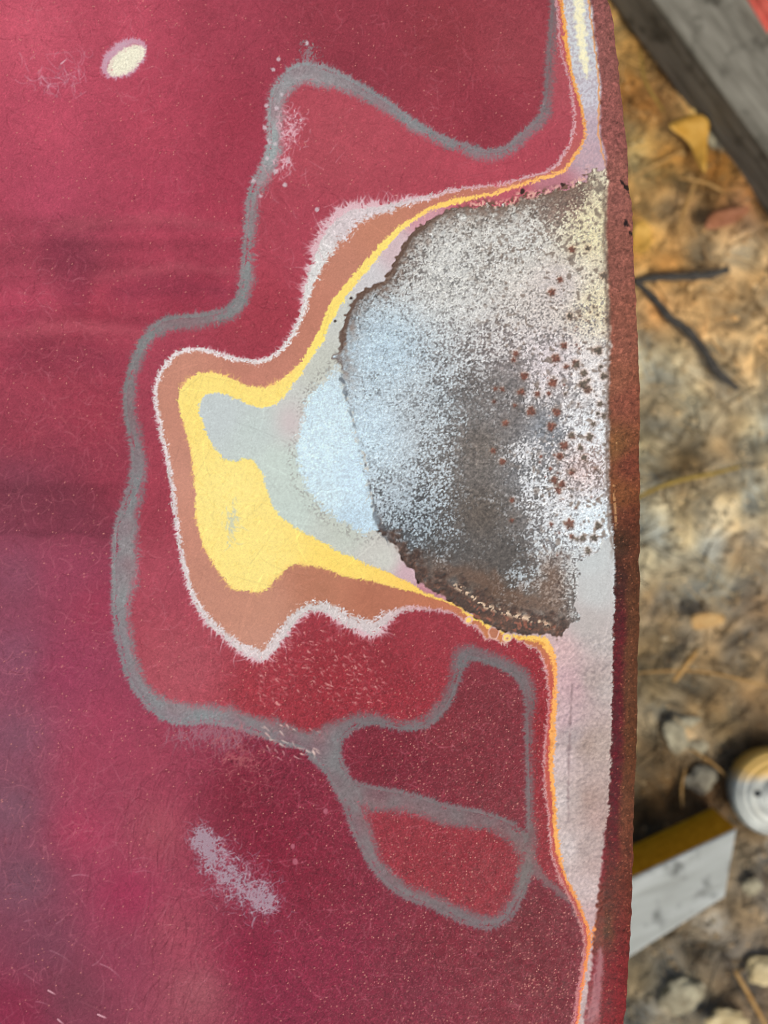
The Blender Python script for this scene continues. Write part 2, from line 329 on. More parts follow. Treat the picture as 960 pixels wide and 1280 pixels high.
# bright scuffs right of the brown tongue
m = 260
hh = blur(strokes(rng.uniform(322, 478, m), rng.uniform(785, 880, m), rng.normal(0.75, 0.32, m), rng.uniform(2, 9, m), rng.normal(0, 0.08, m), rng.uniform(0.3, 1.5, m)), 0.42)
paint = mix(paint, (216, 150, 146), np.clip(hh * 0.8, 0, 0.8))
m = 26
hh = blur(strokes(rng.uniform(325, 400, m), rng.uniform(905, 950, m), rng.normal(0.75, 0.3, m), rng.uniform(5, 13, m), rng.normal(0, 0.06, m), rng.uniform(0.8, 1.6, m)), 0.6)
paint = mix(paint, (226, 196, 186), np.clip(hh * 0.9, 0, 0.9))
# pale specks on the ring
for bx, by, br in [(346,135,2.4),(352,118,2),(333,132,2.6),(331,160,2.6),(335,175,2),(337,178,2.2),(334,198,2.4),(317,226,2.6),(344,180,2.2),(360,200,3.6),(345,214,3),(356,231,2.6),(326,245,2.4),(396,262,2.6),(432,262,3),(376,150,2.2),(384,54,2.2),(348,74,2.6),(342,87,2)]:
    paint = mix(paint, (206, 190, 196), ss(np.hypot(gx - bx, gy - by) - br + 0.5 * F1, 1.2) * 0.8)
# pink hair tufts inside the ring
m = 150
hx = np.concatenate([rng.normal(362, 9, m), rng.normal(354, 9, m // 3)]); hy = np.concatenate([rng.normal(160, 14, m), rng.normal(206, 9, m // 3)])
hh = blur(strokes(hx, hy, rng.uniform(0, 2 * PI, len(hx)), rng.uniform(4, 14, len(hx)), rng.normal(0, 0.12, len(hx)), 0.7), 0.45)
paint = mix(paint, (222, 176, 186), np.clip(hh * 0.85, 0, 0.9))
m = 22
hh = blur(strokes(rng.uniform(325, 440, m), rng.uniform(180, 275, m), rng.uniform(0, 2 * PI, m), rng.uniform(12, 34, m), rng.normal(0, 0.04, m), 0.5), 0.4)
paint = mix(paint, (214, 140, 150), np.clip(hh * 0.95, 0, 0.8))
# grey fibre patch, lower left
d_fp = sdf_stroke([(254,1052,5),(266,1070,14),(280,1088,18),(300,1106,18),(322,1120,15),(336,1128,7)])
fx_ = []
fk_ = smooth_line([(250,1042,10),(262,1062,17),(276,1084,24),(298,1104,27),(320,1120,24),(338,1128,15)], False, 8)
k_ = rng.integers(0, len(fk_), 1100); fp_ = fk_[k_]
hx = fp_[:, 0] + rng.normal(0, 0.6, 1100) * fp_[:, 2]; hy = fp_[:, 1] + rng.normal(0, 0.6, 1100) * fp_[:, 2]
F3 = blur(strokes(hx, hy, rng.uniform(0, 2 * PI, 1100), rng.uniform(6, 20, 1100), rng.normal(0, 0.13, 1100), rng.uniform(0.5, 1, 1100)), 0.38)
paint = mix(paint, (168, 152, 164), np.clip(F3 * 0.62 - 0.05, 0, 0.85))
m = 70
hh = blur(strokes(rng.normal(300, 32, m), rng.normal(1100, 32, m), rng.uniform(0, 2 * PI, m), rng.uniform(14, 40, m), rng.normal(0, 0.07, m), 0.7), 0.45)
paint = mix(paint, (190, 140, 154), np.clip(hh * 0.55 * ss(d_fp - 16, 16), 0, 0.7))
# lint-like scratches, upper left
m = 60
hh = blur(strokes(rng.normal(72, 22, m), rng.normal(98, 12, m), rng.uniform(0, 2 * PI, m), rng.uniform(8, 34, m), rng.normal(0, 0.08, m), 0.7), 0.45)
paint = mix(paint, (212, 160, 176), np.clip(hh * 0.55, 0, 0.7))
for lx, ly, la, ll, lc, lw in [(76,80,-0.7,11,0.0,3.0),(24,66,0.9,22,0.06,1.6),(38,74,-0.8,12,0,1.2),(52,96,0.8,9,0,1.8),(80,64,0.3,40,0.05,1.0),(86,90,0.9,40,0.03,1.0),(58,68,-0.1,50,0.0,0.8),
   (90,1095,-0.3,26,0.03,1.8),(30,1152,-0.3,14,0.02,1.2),(62,1188,0.3,38,0.015,1.2),(115,1207,-0.4,30,-0.04,1.2),(125,1205,0.3,36,0.02,1.8),(70,1155,-0.6,14,0,1.2),(30,1217,0.6,28,0,1.0),(45,1252,0.1,20,0.02,1.4),
   (60,1238,0.5,12,0,3.2),(122,1268,0.4,13,0,4.5),(72,1274,0.7,12,0,2.5),(170,1090,-0.3,26,0.03,1.0),(165,1075,-0.4,30,0.03,0.9),(500,776,2.6,20,0.03,1.2)]:
    hh = blur(strokes([lx], [ly], [la], ll, lc, lw), 0.5)
    paint = mix(paint, (216, 160, 172), np.clip(hh * (0.36 if lw < 2 else 0.7), 0, 0.9))
for bx, by, br in [(366,1058,2.6),(369,1077,3.2),(407,1014,3.0),(101,117,1.5),(75,84,2),(70,96,1.6),(83,102,1.6),(71,120,1.6)]:
    paint = mix(paint, (176, 96, 112), ss(np.hypot((gx - bx), (gy - by) * 0.8) - br, 1.0) * 0.85)
# the white sanded spot
a_spot = ss(s_spot + 1.0 * F1, 2.5); a_spi = ss(s_spot_in + 0.8 * F1, 2.0)
th = rng.uniform(0, 2 * PI, 420); ca, sa = math.cos(rad(-38)), math.sin(rad(-38))
ex = 155 + 26 * np.cos(th) * ca - 16 * np.sin(th) * sa; ey = 73 + 26 * np.cos(th) * sa + 16 * np.sin(th) * ca
hh = blur(strokes(ex, ey, np.arctan2(ey - 73, ex - 155) + rng.normal(0, 0.5, 420), rng.uniform(3, 10, 420), rng.normal(0, 0.08, 420), 1.0), 0.4)
paint = mix(paint, (204, 158, 176), np.clip(hh * 0.8, 0, 0.85))
paint = mix(paint, (204, 164, 180), a_spot * (0.25 + 0.7 * ss((gx - 155) * 0.8 + (gy - 73) + 8, 9)))
paint = mix(paint, (240, 234, 210), a_spi)
k_ = rng.random(420) < 0.7
ex = 157 + 23 * np.cos(th) * ca - 11 * np.sin(th) * sa; ey = 76 + 23 * np.cos(th) * sa + 11 * np.sin(th) * ca
hh = blur(strokes(ex[k_], ey[k_], (np.arctan2(ey - 75, ex - 158) + rng.normal(0, 0.5, 420))[k_], rng.uniform(2, 6, k_.sum()), 0.0, 1.0), 0.4)
paint = mix(paint, (236, 226, 206), np.clip(hh * 0.8, 0, 0.85))
paint = paint * (1 + (0.03 * fine * a_spi))[..., None]

# ---- pink-white primer and its hairs
aW = ss(s_white + 1.3 * F1 + 0.4 * n2, 1.6)
HZ = [(690,100,0.05),(716,150,0.05),(650,222,0.1),(560,238,0.2),(490,255,0.9),(440,262,2.2),(420,275,2.6),(400,300,2.0),(390,335,1.0),(372,405,0.6),(310,450,0.5),(220,440,0.35),(195,500,0.3),(215,620,0.3),(230,720,0.5),(280,798,0.8),(320,824,1.0),(360,790,0.8),(395,765,0.8),(470,793,1.6),(500,767,0.5),(600,785,0.0),(685,900,0.0),(690,1100,0.0)]
seg = wl[:-3]; L = np.hypot(*(np.diff(seg[:, :2], axis=0).T)); cum = np.concatenate([[0], np.cumsum(L)])
m = 5200
q = rng.uniform(0, cum[-1], m)
hx = np.interp(q, cum, seg[:, 0]); hy = np.interp(q, cum, seg[:, 1])
tx = np.interp(q + 3, cum, seg[:, 0]) - np.interp(q - 3, cum, seg[:, 0]); ty = np.interp(q + 3, cum, seg[:, 1]) - np.interp(q - 3, cum, seg[:, 1])
zz = idw(HZ, 3, px=hx, py=hy)
na = np.arctan2(tx, -ty)                 # outward side of the line
test = bil(s_white[::1, ::1], hx + 6 * np.cos(na), hy + 6 * np.sin(na), X0, Y0, 1)
na = np.where(test < 0, na + PI, na)
keep = rng.random(m) < np.clip(zz * 0.42, 0, 1)
hx, hy, na, zz = hx[keep], hy[keep], na[keep], zz[keep]
ln = rng.uniform(3, 8, len(hx)) * (0.7 + 0.95 * zz)
hair = blur(strokes(hx - 2 * np.cos(na), hy - 2 * np.sin(na), na + rng.normal(0, 0.7, len(hx)), ln, rng.normal(0, 0.07, len(hx)), 0.9), 0.42)
paint = mix(paint, (222, 190, 196), np.clip(hair * 1.0, 0, 0.9))
WC = [(700,60,(206,150,156)),(640,224,(206,156,164)),(440,280,(212,192,196)),(400,340,(214,206,206)),(372,405,(222,208,208)),(240,436,(224,206,208)),(194,500,(222,204,206)),(230,720,(216,198,200)),(320,820,(214,194,196)),(395,772,(206,192,192)),(450,785,(206,188,190)),(560,766,(206,150,156)),(640,800,(212,158,156)),(684,900,(196,126,130)),(684,1000,(200,140,142)),(722,1150,(190,120,120)),(716,1260,(192,110,114))]
whitec = (up(idw(WC, 2.5)) + np.array((2, 8, 6.))) * (1 + 0.035 * F1 + 0.02 * fine)[..., None]
paint = mix(paint, whitec, aW)
k_ = (zz > 0.7) & (rng.random(len(zz)) < 0.16)
hl_ = blur(strokes(hx[k_], hy[k_], na[k_] + rng.normal(0, 1.0, k_.sum()), rng.uniform(8, 26, k_.sum()), rng.normal(0, 0.06, k_.sum()), rng.uniform(0.5, 1.0, k_.sum())), 0.38)
paint = mix(paint, (224, 186, 194), np.clip(hl_ * 0.85, 0, 0.85))
# ---- brown primer
aB = ss(s_brown + 1.1 * F1 * (0.6 + t_white / 10) + 0.3 * n2, 1.3 + 0.12 * t_white)
BC = [(690,120,(186,90,94)),(600,240,(194,122,102)),(470,290,(196,132,108)),(429,334,(193,131,110)),(400,390,(190,126,106)),(334,466,(193,129,111)),(215,470,(198,138,118)),(225,600,(200,141,122)),(235,680,(196,136,117)),(260,760,(196,138,118)),(320,800,(198,142,122)),(330,760,(194,138,116)),(400,735,(181,120,95)),(470,755,(178,112,88)),(560,760,(190,116,86)),(630,797,(196,124,82)),(688,900,(190,74,66)),(690,1050,(186,80,72)),(728,1170,(180,82,78)),(720,1250,(176,72,78))]
brownc = up(idw(BC, 2.5)) * (1 + 0.012 * F1 + 0.010 * fine + 0.008 * n8)[..., None]
m = 160
bh = blur(strokes(rng.uniform(230, 400, m), rng.uniform(690, 815, m), rng.uniform(0, 2 * PI, m), rng.uniform(4, 16, m), rng.normal(0, 0.1, m), 0.6), 0.45)
brownc = mix(brownc, (216, 160, 140), np.clip(bh * 0.4, 0, 0.6))
paint = mix(paint, brownc, aB)
# ---- yellow primer
aY = ss(s_yel + 0.9 * F1 + 0.3 * n2, 1.1)
YC = [(703,40,(238,170,90)),(730,150,(234,168,98)),(660,228,(246,184,110)),(560,252,(252,206,110)),(480,305,(253,224,122)),(400,415,(252,224,120)),(330,495,(252,224,128)),(240,490,(252,225,130)),(290,620,(253,230,142)),(320,700,(252,228,138)),(430,705,(252,219,114)),(520,737,(252,208,104)),(600,775,(255,208,104)),(650,796,(255,206,104)),(690,850,(244,170,96)),(690,930,(242,168,90)),(694,1040,(242,170,88)),(722,1130,(232,150,82)),(734,1180,(236,140,74)),(724,1260,(238,136,84))]
s_yel = s_yel + 1.6 * ss(-(gy - 825), 12) * ss(gy - 1150, 40) * ss(-(gx - 640), 10)
aY = ss(s_yel + 0.9 * F1 + 0.3 * n2, 1.1)
yelc = up(idw(YC, 2.5))
m = 900
yh = blur(strokes(rng.uniform(230, 520, m), rng.uniform(460, 745, m), rng.uniform(0, 2 * PI, m), rng.uniform(4, 20, m), rng.normal(0, 0.08, m), 0.6), 0.45)
yelc = mix(yelc, (232, 196, 92), np.clip(yh * 0.45, 0, 0.5))
yelc = yelc * (1 + 0.012 * F1 + 0.010 * fine)[..., None]
cr = (unif(gnoise(1.2) * 1.3) < 0.10) & (s_yel > -9) & (gx > 640)
yelc = mix(yelc, (206, 124, 56), blur(cr.astype(float), 0.5) * 0.5)
paint = mix(paint, yelc, aY)
# yellow hairs over the brown along the lower edge
yseg = np.array(poly_open(YELLOW))[:-2]; L = np.hypot(*(np.diff(yseg, axis=0).T)); cum = np.concatenate([[0], np.cumsum(L)])
m = 900
q = rng.uniform(0, cum[-1], m); hx = np.interp(q, cum, yseg[:, 0]); hy = np.interp(q, cum, yseg[:, 1])
k = (hx > 225) & (hx < 500) & (hy > 460)
hx, hy = hx[k], hy[k]
hh = blur(strokes(hx, hy, rng.uniform(0, 2 * PI, len(hx)), rng.uniform(3, 9, len(hx)), rng.normal(0, 0.12, len(hx)), 0.7), 0.42)
paint = mix(paint, (250, 206, 120), np.clip(hh * 0.9, 0, 0.85))

for bx, by, r0, r1, c0, c1 in ((617,791,8,6,(224,176,160),(186,120,92)),(634,797,6.2,4.4,(226,186,170),(252,212,120)),(634,798,1.8,1.2,(226,186,170),(196,130,96)),(586,775,5.5,3.5,(226,180,170),(252,210,110))):
    dq = np.hypot(gx - bx, gy - by)
    paint = mix(paint, c0, ss(dq - r0 + 0.6 * n2, 0.8)); paint = mix(paint, c1, ss(dq - r1 + 0.6 * n2, 0.8))
# ---- grey-green sealer, running into the pale strip along the edge
aS = ss(s_seal + 0.9 * F1 + 0.3 * n2, 1.2)
SC = [(275,520,(196,204,204)),(320,540,(196,206,202)),(350,580,(200,212,204)),(380,520,(204,206,200)),(360,640,(198,210,202)),(430,665,(196,202,192)),(480,700,(202,202,194)),(400,455,(198,200,190)),(430,390,(200,202,196)),(460,350,(206,202,204)),(500,310,(208,184,188)),(530,275,(204,150,160)),(590,254,(190,96,108)),(640,240,(186,92,104)),(690,226,(184,120,130)),(735,190,(196,166,174)),(740,160,(194,172,182)),(735,120,(204,200,208)),(722,60,(206,208,210)),(742,60,(204,206,210)),(712,10,(206,204,206)),(732,10,(206,206,208)),
 (512,718,(204,172,180)),(535,738,(190,130,140)),(700,815,(208,176,176)),(706,850,(206,172,176)),(706,900,(202,172,176)),(700,950,(206,186,186)),(704,1000,(206,192,190)),(712,1060,(206,192,190)),(730,1110,(200,180,178)),(738,1150,(196,164,164)),
 (740,700,(198,202,202)),(745,740,(196,197,196)),(735,780,(186,178,175)),(755,800,(188,178,175)),(740,850,(174,157,153)),(758,860,(188,174,170)),(735,930,(170,148,139)),(752,930,(182,162,154)),(735,1000,(168,142,134)),(750,1020,(180,152,146)),(730,1060,(176,156,152)),(746,1080,(184,160,156)),(718,1000,(180,162,158)),(716,920,(172,156,156)),(716,860,(192,160,164))]
sealc = up(idw(SC, 3.0, soft=6))
sealc = sealc * (1 + 0.012 * F1 + 0.014 * fine)[..., None]
strip = ss(-(gx - 690), 6)
spk = unif(gnoise(0.9))
top_strip = ss(gy - 212, 8) * strip
sealc = mix(sealc, (168, 150, 160), top_strip * ss(0.62 - spk, 0.25) * 0.45)
low_strip = ss(-(gy - 790), 12) * strip
sealc = mix(sealc, sealc * 0.80, low_strip * ss(spk - 0.30, 0.25) * 0.25)
sealc = mix(sealc, np.minimum(sealc * 1.16, 255), low_strip * ss(0.80 - spk, 0.2) * 0.3)
# dark hairline between the two bands low on the strip
hl = np.abs(gx - np.interp(gy, [800, 860, 900, 950, 1000, 1050], [713, 715, 713, 711, 710, 712]))
sealc = mix(sealc, (140, 118, 120), ss(hl - 1.2 + 0.7 * n2, 2) * ss(-(gy - 850), 20) * ss(gy - 1020, 30) * 0.7)
# cream core in the upper strip
cc = sdf_stroke([(721,-90,6),(723,0,6),(725,30,6.5),(728,60,5.5),(731,80,4),(734,94,1.5)])
sealc = mix(sealc, (246, 238, 200), ss(cc + 1.4 * n2, 2.5) * (0.75 + 0.25 * (spk > 0.35)))
# pepper at the rim of the pale lobe and the pink blush
pep = unif(gnoise(0.8))
rim = np.exp(-((s_blue - 7) / 9.0) ** 2) * (s_blue > -4)
sealc = mix(sealc, (120, 114, 110), rim * ss(pep - 0.22, 0.12) * 0.42)
sealc = mix(sealc, (206, 188, 190), np.exp(-(((gx - 362) / 18) ** 2 + ((gy - 528) / 24) ** 2)) * 0.7)
paint = mix(paint, sealc, aS)
# thin orange line on the edge side of the upper strip
xr = xl(gy)
ol = ss(np.abs(gx - xr + 1.2 + 0.6 * n2) - 1.2, 0.9) * ss(gy - 205, 12)
paint = mix(paint, (226, 160, 104), ol * 0.85)
# hole rubbed in the yellow
m = 70
hh = blur(strokes(rng.normal(289, 4.5, m), rng.normal(650, 13, m), rng.normal(1.2, 0.5, m), rng.uniform(5, 15, m), rng.normal(0, 0.1, m), 0.8), 0.45)
paint = mix(paint, (204, 206, 180), np.clip(hh * 0.85, 0, 0.9))

sc_ = np.zeros((NY, NX))
for a0, n_s in ((0.5, 420), (-0.9, 420), (1.9, 320)):
    sc_ += rng.choice([1, 1.0]) * strokes(rng.uniform(X0, X1, n_s), rng.uniform(Y0, Y1, n_s), a0 + rng.normal(0, 0.35, n_s), rng.uniform(25, 110, n_s), rng.normal(0, 0.006, n_s), rng.choice([-1, 1], n_s) * rng.uniform(0.3, 1, n_s))
sc_ = blur(sc_, 0.4)
paint = paint * (1 + 0.09 * np.clip(sc_, -1.2, 1.2))[..., None]
# ---- bare steel
jag = 1.3 * n2 + 1.3 * n4
dm = s_met + jag * 0.9
aM = ss(dm, 0.9)
DEN = [(480,345,.50),(450,390,.55),(520,305,.50),(560,320,.80),(600,290,.68),(650,290,.82),(690,262,.30),(715,245,.15),(745,240,.80),(742,270,.92),(745,320,.92),(600,380,.80),(700,330,.86),(650,350,.82),(700,380,.72),(745,390,.84),(660,400,.62),(620,420,.50),(480,420,.92),(450,440,.95),(470,520,.98),(520,400,.86),(560,450,.66),(520,470,.86),(540,530,.64),(570,520,.40),(545,590,.46),(590,480,.28),(620,470,.20),(600,540,.04),(600,600,-.05),(600,650,-.05),(650,480,.16),(640,540,.0),(690,450,.70),(745,460,.86),(672,480,.70),(684,530,.20),(686,570,.30),(735,540,.80),(700,490,.42),(650,560,.70),(660,600,.62),(690,620,.80),(640,600,.15),(640,650,.02),(700,600,.55),(730,590,.55),(745,640,.92),(700,660,.84),(735,680,.86),(670,660,.40),(500,610,.80),(490,560,.90),(520,650,.58),(480,640,.64),(550,660,.44),(500,675,.34),(550,700,.36),(580,700,.08),(640,720,.36),(660,715,.46),(700,700,.60),(700,740,.50),(720,720,.5),(600,750,-.05),(655,755,.02),(690,770,.15),(715,770,.35),(530,715,.0),(570,740,-.05),(620,700,.0)]
dens = up(idw(DEN, 3.2, soft=8)) - 0.13 * np.exp(-(((gx - 605) / 48) ** 2 + ((gy - 590) / 130) ** 2)) + 0.06 * n8 + 0.05 * n20
BASE = [(490,330,(120,108,102)),(600,280,(144,136,128)),(720,245,(140,112,100)),(745,300,(186,176,156)),(650,350,(148,140,132)),(560,340,(144,142,138)),(480,430,(142,154,162)),(470,540,(150,164,174)),(540,500,(124,126,128)),(590,480,(114,108,105)),(620,430,(136,126,124)),(600,560,(116,107,100)),(600,640,(108,97,88)),(640,510,(120,114,112)),(660,590,(122,122,124)),(684,540,(140,145,152)),(690,470,(156,146,146)),(735,500,(186,182,182)),(735,580,(160,138,132)),(735,650,(176,182,188)),(690,680,(134,132,134)),(640,700,(96,90,86)),(560,690,(92,88,86)),(510,660,(112,118,124)),(620,750,(80,64,52)),(690,750,(110,104,100)),(715,770,(124,116,112))]
base = up(idw(BASE, 2.8))
dkz = np.exp(-(((gx - 510) / 50) ** 2 + ((gy - 645) / 60) ** 2)) * 0.30 + np.exp(-(((gx - 625) / 70) ** 2 + ((gy - 690) / 70) ** 2)) * 0.12
base = base * (0.93 - dkz)[..., None] * (1 + 0.085 * n1 + 0.06 * n2 + 0.05 * F1)[..., None]
LIGHT = [(560,340,(226,224,218)),(650,300,(230,227,220)),(745,290,(240,226,184)),(748,380,(240,226,190)),(700,360,(222,210,206)),(480,440,(200,220,232)),(450,540,(204,224,236)),(540,520,(196,206,212)),(690,450,(224,212,214)),(740,470,(236,230,228)),(740,540,(232,236,240)),(690,600,(222,226,230)),(740,650,(222,234,242)),(520,660,(176,190,200)),(640,720,(176,184,190)),(710,730,(196,198,198)),(720,590,(226,206,204))]  # pale steel tones: the sky's reflection put into the colour
light = (up(idw(LIGHT, 2.8)) + 8) * (1 + 0.035 * fine + 0.03 * F1)[..., None]
stk = gnoise(9, 0.16) * ss(-(gx - 640), 30) * ss(-(gy - 440), 40)
spn = unif((0.82 * gnoise(0.62) + 0.40 * gnoise(1.15) + 0.22 * n4 + 0.24 * F1 + 0.18 * n8 + 0.32 * stk) / 1.05)
aL = ss(spn - dens * 1.10 + 0.09, 0.34 - 0.10 * ss(-(gx - 640), 60))
aL = aL * (0.9 + 0.1 * n1.clip(-1, 1))
steel = mix(base, light, aL)
# brown halo near the paint edge at top, dark rust along the lower edge
dd = -s_met
topr = np.exp(-(np.abs(dd) / 14.0) ** 1.4) * ss(gy - 470, 60) * ss(gx - 748, 8)
steel = mix(steel, np.array((112, 92, 80.)) * (1 + 0.1 * n2)[..., None], np.clip(topr * (0.75 + 0.35 * n2), 0, 0.92))
rim2 = ss(dd - 4.5 + 1.5 * n2, 2.5) * ss(-(gx - 424), 6) * ss(gy - 450, 10) * ss(gx - 560, 60)
steel = mix(steel, (100, 74, 60), np.clip(rim2, 0, 0.9))
rw = np.interp(gx, [470, 500, 540, 600, 650, 690, 712, 730], [3, 10, 20, 30, 30, 24, 6, 0])
lowr = ss(dd - rw + 4 * n4 + 3 * n2, 9) * ss(-(gy - 650), 12) * ss(gx - 712, 10)
rustc = mix(np.broadcast_to(np.array((66., 42., 31.)), (NY, NX, 3)), (88, 54, 38), np.clip(unif(n4 + 0.6 * n2) ** 2, 0, 1))
rustc = rustc * (1 + 0.13 * n1 + 0.08 * n2)[..., None]
steel = mix(steel, rustc, np.clip(lowr, 0, 0.96))
brw = ss(np.abs(dd - rw - 10) - 14 + 5 * n4, 14) * ss(-(gy - 700), 20) * ss(gx - 705, 14)
steel = mix(steel, (112, 76, 54), np.clip(brw * 0.55, 0, 1) * (1 - np.clip(lowr, 0, 1)))
# cream crust flecks in the rust
fm = unif(0.8 * gnoise(0.9) + 0.7 * gnoise(2.0))
fx = ss(np.abs(gy - np.interp(gx, [560, 580, 605, 640, 690], [728, 738, 757, 768, 782])) - 3.5, 4) * ss(-(gx - 566), 6) * ss(gx - 688, 5)
steel = mix(steel, (226, 196, 166), fx * ss(fm - 0.30, 0.06) * 0.95)
fx2 = ss(np.abs(gy - np.interp(gx, [560, 600, 640, 690], [745, 768, 782, 790])) - 9, 5) * ss(gx - 695, 5) * ss(-(gx - 570), 6)
steel = mix(steel, (150, 84, 62), fx2 * ss(unif(gnoise(1.3)) - 0.16, 0.06) * 0.8)
# rust pits, star shaped
pits = np.zeros((NY, NX)); pr = random.Random(4)
PL = [(712,655,7),(689,533,6.5),(696,515,6),(691,478,6),(655,470,5),(664,514,6),(652,490,5),(705,557,6),(700,570,5),(748,438,6),(720,455,6),(730,466,5),(729,480,6),(735,487,5),(755,470,5),(695,448,6),(705,432,5),(645,442,4),(642,450,3),(618,502,3),(628,487,3),(632,529,4),(619,486,3),(617,563,4),(628,577,4),(640,625,3),(640,650,3),(693,600,5),(702,605,5),(697,612,4),(715,590,4),(730,572,4),(755,520,4),(750,505,4),(748,657,5),(729,673,4.5),(743,672,5),(735,690,4),(715,545,5),(725,560,4),(737,546,5),(742,530,4),(715,312,5),(755,345,5),(712,395,4),(735,310,4),(700,350,4),(690,365,5),(760,400,4),(672,492,4),(686,492,3)]
while len(PL) < 120:
    x = pr.gauss(722, 28); y = pr.uniform(380, 695)
    if x < 757 and x > 600: PL.append((x, y, 0.7 + min(3.2, pr.expovariate(1.1))))
for bx, by, br in PL:
    i0, i1, j0, j1 = int(bx - 14 - X0), int(bx + 15 - X0), int(by - 14 - Y0), int(by + 15 - Y0)
    xx = gx[j0:j1, i0:i1] - bx; yy = gy[j0:j1, i0:i1] - by
    th = np.arctan2(yy, xx); ph = pr.uniform(0, 6.28); nl = pr.choice([3, 4, 5])
    r = br * (0.80 + 0.15 * np.cos(nl * th + ph) + 0.10 * np.cos(7 * th + ph * 2)) + 0.9 * n2[j0:j1, i0:i1]
    al = ss(np.hypot(xx, yy) - r + 0.5 * n2[j0:j1, i0:i1], 1.4)
    pits[j0:j1, i0:i1] = np.maximum(pits[j0:j1, i0:i1], al)
pd = unif(0.8 * gnoise(1.5) + 0.6 * gnoise(2.2)) < 0.10
pits2 = blur((pd & (gx > 560) & (gy < 700) & (s_met < -3)).astype(float), 0.5) * ss(-(gx - 600), 50) * np.clip(dens * 1.4, 0, 1)
pits2 = np.clip(pits2, 0, 1)
steel = mix(steel, (122, 106, 94), pits2 * 0.7)
pitc = mix(np.broadcast_to(np.array((112., 66., 52.)), (NY, NX, 3)), (92, 82, 70), ss(-(gx - 715 + 20 * n8), 14))
steel = mix(steel, (150, 100, 72), np.clip(blur(pits, 2.4) * 0.75, 0, 0.5))
steel = mix(steel, pitc * (1 + 0.12 * n1)[..., None], pits * 0.92)
# rusty flaking right by the fold
paint = mix(paint, steel, aM)
edge_m = ss(np.abs(dm) - 1.0, 1.2) * ss(gx - 756, 4) * np.clip(0.55 + 0.6 * n4, 0, 1) * (1 - ss(s_blue - 10, 6) * ss(gy - 640, 6) * ss(-(gy - 462), 6))
paint = mix(paint, (88, 64, 54), edge_m * 0.6 * ss(gx - 700, 12))
# broken paint flakes along the upper lip of the patch
fl_top = ss(np.abs(s_met - 2) - 5, 4) * ss(-(gx - 585), 10) * ss(gy - 275, 6) * ss(gx - 735, 6)
fk = unif(0.8 * gnoise(0.9) + 0.6 * gnoise(2.2))
paint = mix(paint, (112, 84, 70), fl_top * ss(fk - 0.30, 0.06) * 0.9)
paint = mix(paint, (226, 178, 160), fl_top * ss(0.78 - fk, 0.05) * 0.8)
for bx, by, br in [(419,401,2.4),(653,239,3.2),(704,231,2.2),(440,373,1.6)]:
    paint = mix(paint, (58, 42, 36), ss(np.hypot(gx - bx, gy - by) - br + 0.9 * n2, 0.9) * 0.95)

# ---- pale bluish lobe (steel, sky reflection put into its colour) with its dark seam
aE = ss(s_blue + 2.6 * F1 + 1.0 * n2, 3.0)
BLC = [(400,480,(206,228,238)),(400,560,(212,234,244)),(430,500,(208,228,238)),(440,600,(200,222,236)),(440,650,(186,208,222)),(410,620,(206,226,234)),(420,460,(198,210,214))]
bluec = up(idw(BLC, 2.5))
bw = np.clip(blur(rnd_strokes(9000, 5, 14, 0.14, box=(360, 440, 490, 680), sign=False), 0.45), 0, 1.5)
bluec = bluec * (0.97 + 0.07 * (bw - 0.4) + 0.035 * fine)[..., None]
aE = aE * (1 - ss(s_met + 1.0, 2) * 0.85)
paint = mix(paint, bluec, aE)
seam = sdf_stroke([(426,458,1.5),(429,480,1.5),(437,512,1.6),(446,545,1.5),(453,565,1.4),(459,590,1.6),(462,612,2),(468,635,3),(474,655,5),(486,675,5)])
sm = ss(seam + 1.6 * n2 + 1.4 * n4, 1.8) * np.clip(0.6 + 0.55 * n4, 0.1, 1)
paint = mix(paint, (74, 78, 84), np.clip(sm * 1.3, 0, 1) * 0.62)

# ---- lip along the edge
LC = [(752,0,(150,86,88)),(765,60,(150,88,88)),(765,150,(152,86,86)),(775,240,(152,90,86)),(775,320,(148,87,80)),(780,420,(148,86,75)),(768,480,(146,86,70)),(785,500,(140,76,64)),(768,560,(128,80,52)),(788,580,(124,62,50)),(770,620,(130,74,46)),(785,650,(112,56,42)),(775,680,(76,46,32)),(790,700,(102,52,40)),(772,720,(78,36,28)),(790,760,(100,54,40)),(770,780,(98,22,34)),(772,860,(102,18,34)),(790,850,(104,56,40)),(768,930,(100,18,34)),(788,930,(96,48,30)),(766,1000,(98,20,34)),(785,1000,(112,56,42)),(764,1060,(110,30,38)),(782,1060,(112,48,40)),(766,1130,(112,48,42)),(780,1140,(118,42,40)),(762,1165,(104,58,42)),(775,1200,(132,36,44)),(765,1250,(142,34,46)),(775,1275,(140,36,46))]
lipc = up(idw(LC, 3.2, soft=5))
tl_ = np.clip((gx - xr) / (xo(gy) - xr), 0, 1)
LY_ = [660, 700, 730, 770, 800, 860, 930, 1000, 1050, 1090, 1130, 1165, 1200, 1260, 1400]
LLc = [(112,64,44),(76,42,34),(78,36,32),(98,28,36),(106,24,36),(104,20,36),(102,20,36),(100,22,36),(108,30,38),(112,42,40),(108,50,42),(106,60,44),(134,38,46),(144,36,48),(140,36,48)]
LRc = [(112,58,44),(108,60,44),(104,60,42),(108,62,44),(110,62,44),(112,64,46),(106,58,38),(118,66,48),(122,62,48),(120,56,46),(122,52,46),(126,46,46),(136,38,46),(142,38,48),(140,36,48)]
lowL = np.stack([np.interp(gy, LY_, [c_[i_] for c_ in LLc]) for i_ in range(3)], -1)
lowR = np.stack([np.interp(gy, LY_, [c_[i_] for c_ in LRc]) for i_ in range(3)], -1)
lowc = lowL + (lowR - lowL) * ss(0.46 - tl_ + 0.05 * n8 + 0.03 * n4, 0.18)[..., None]
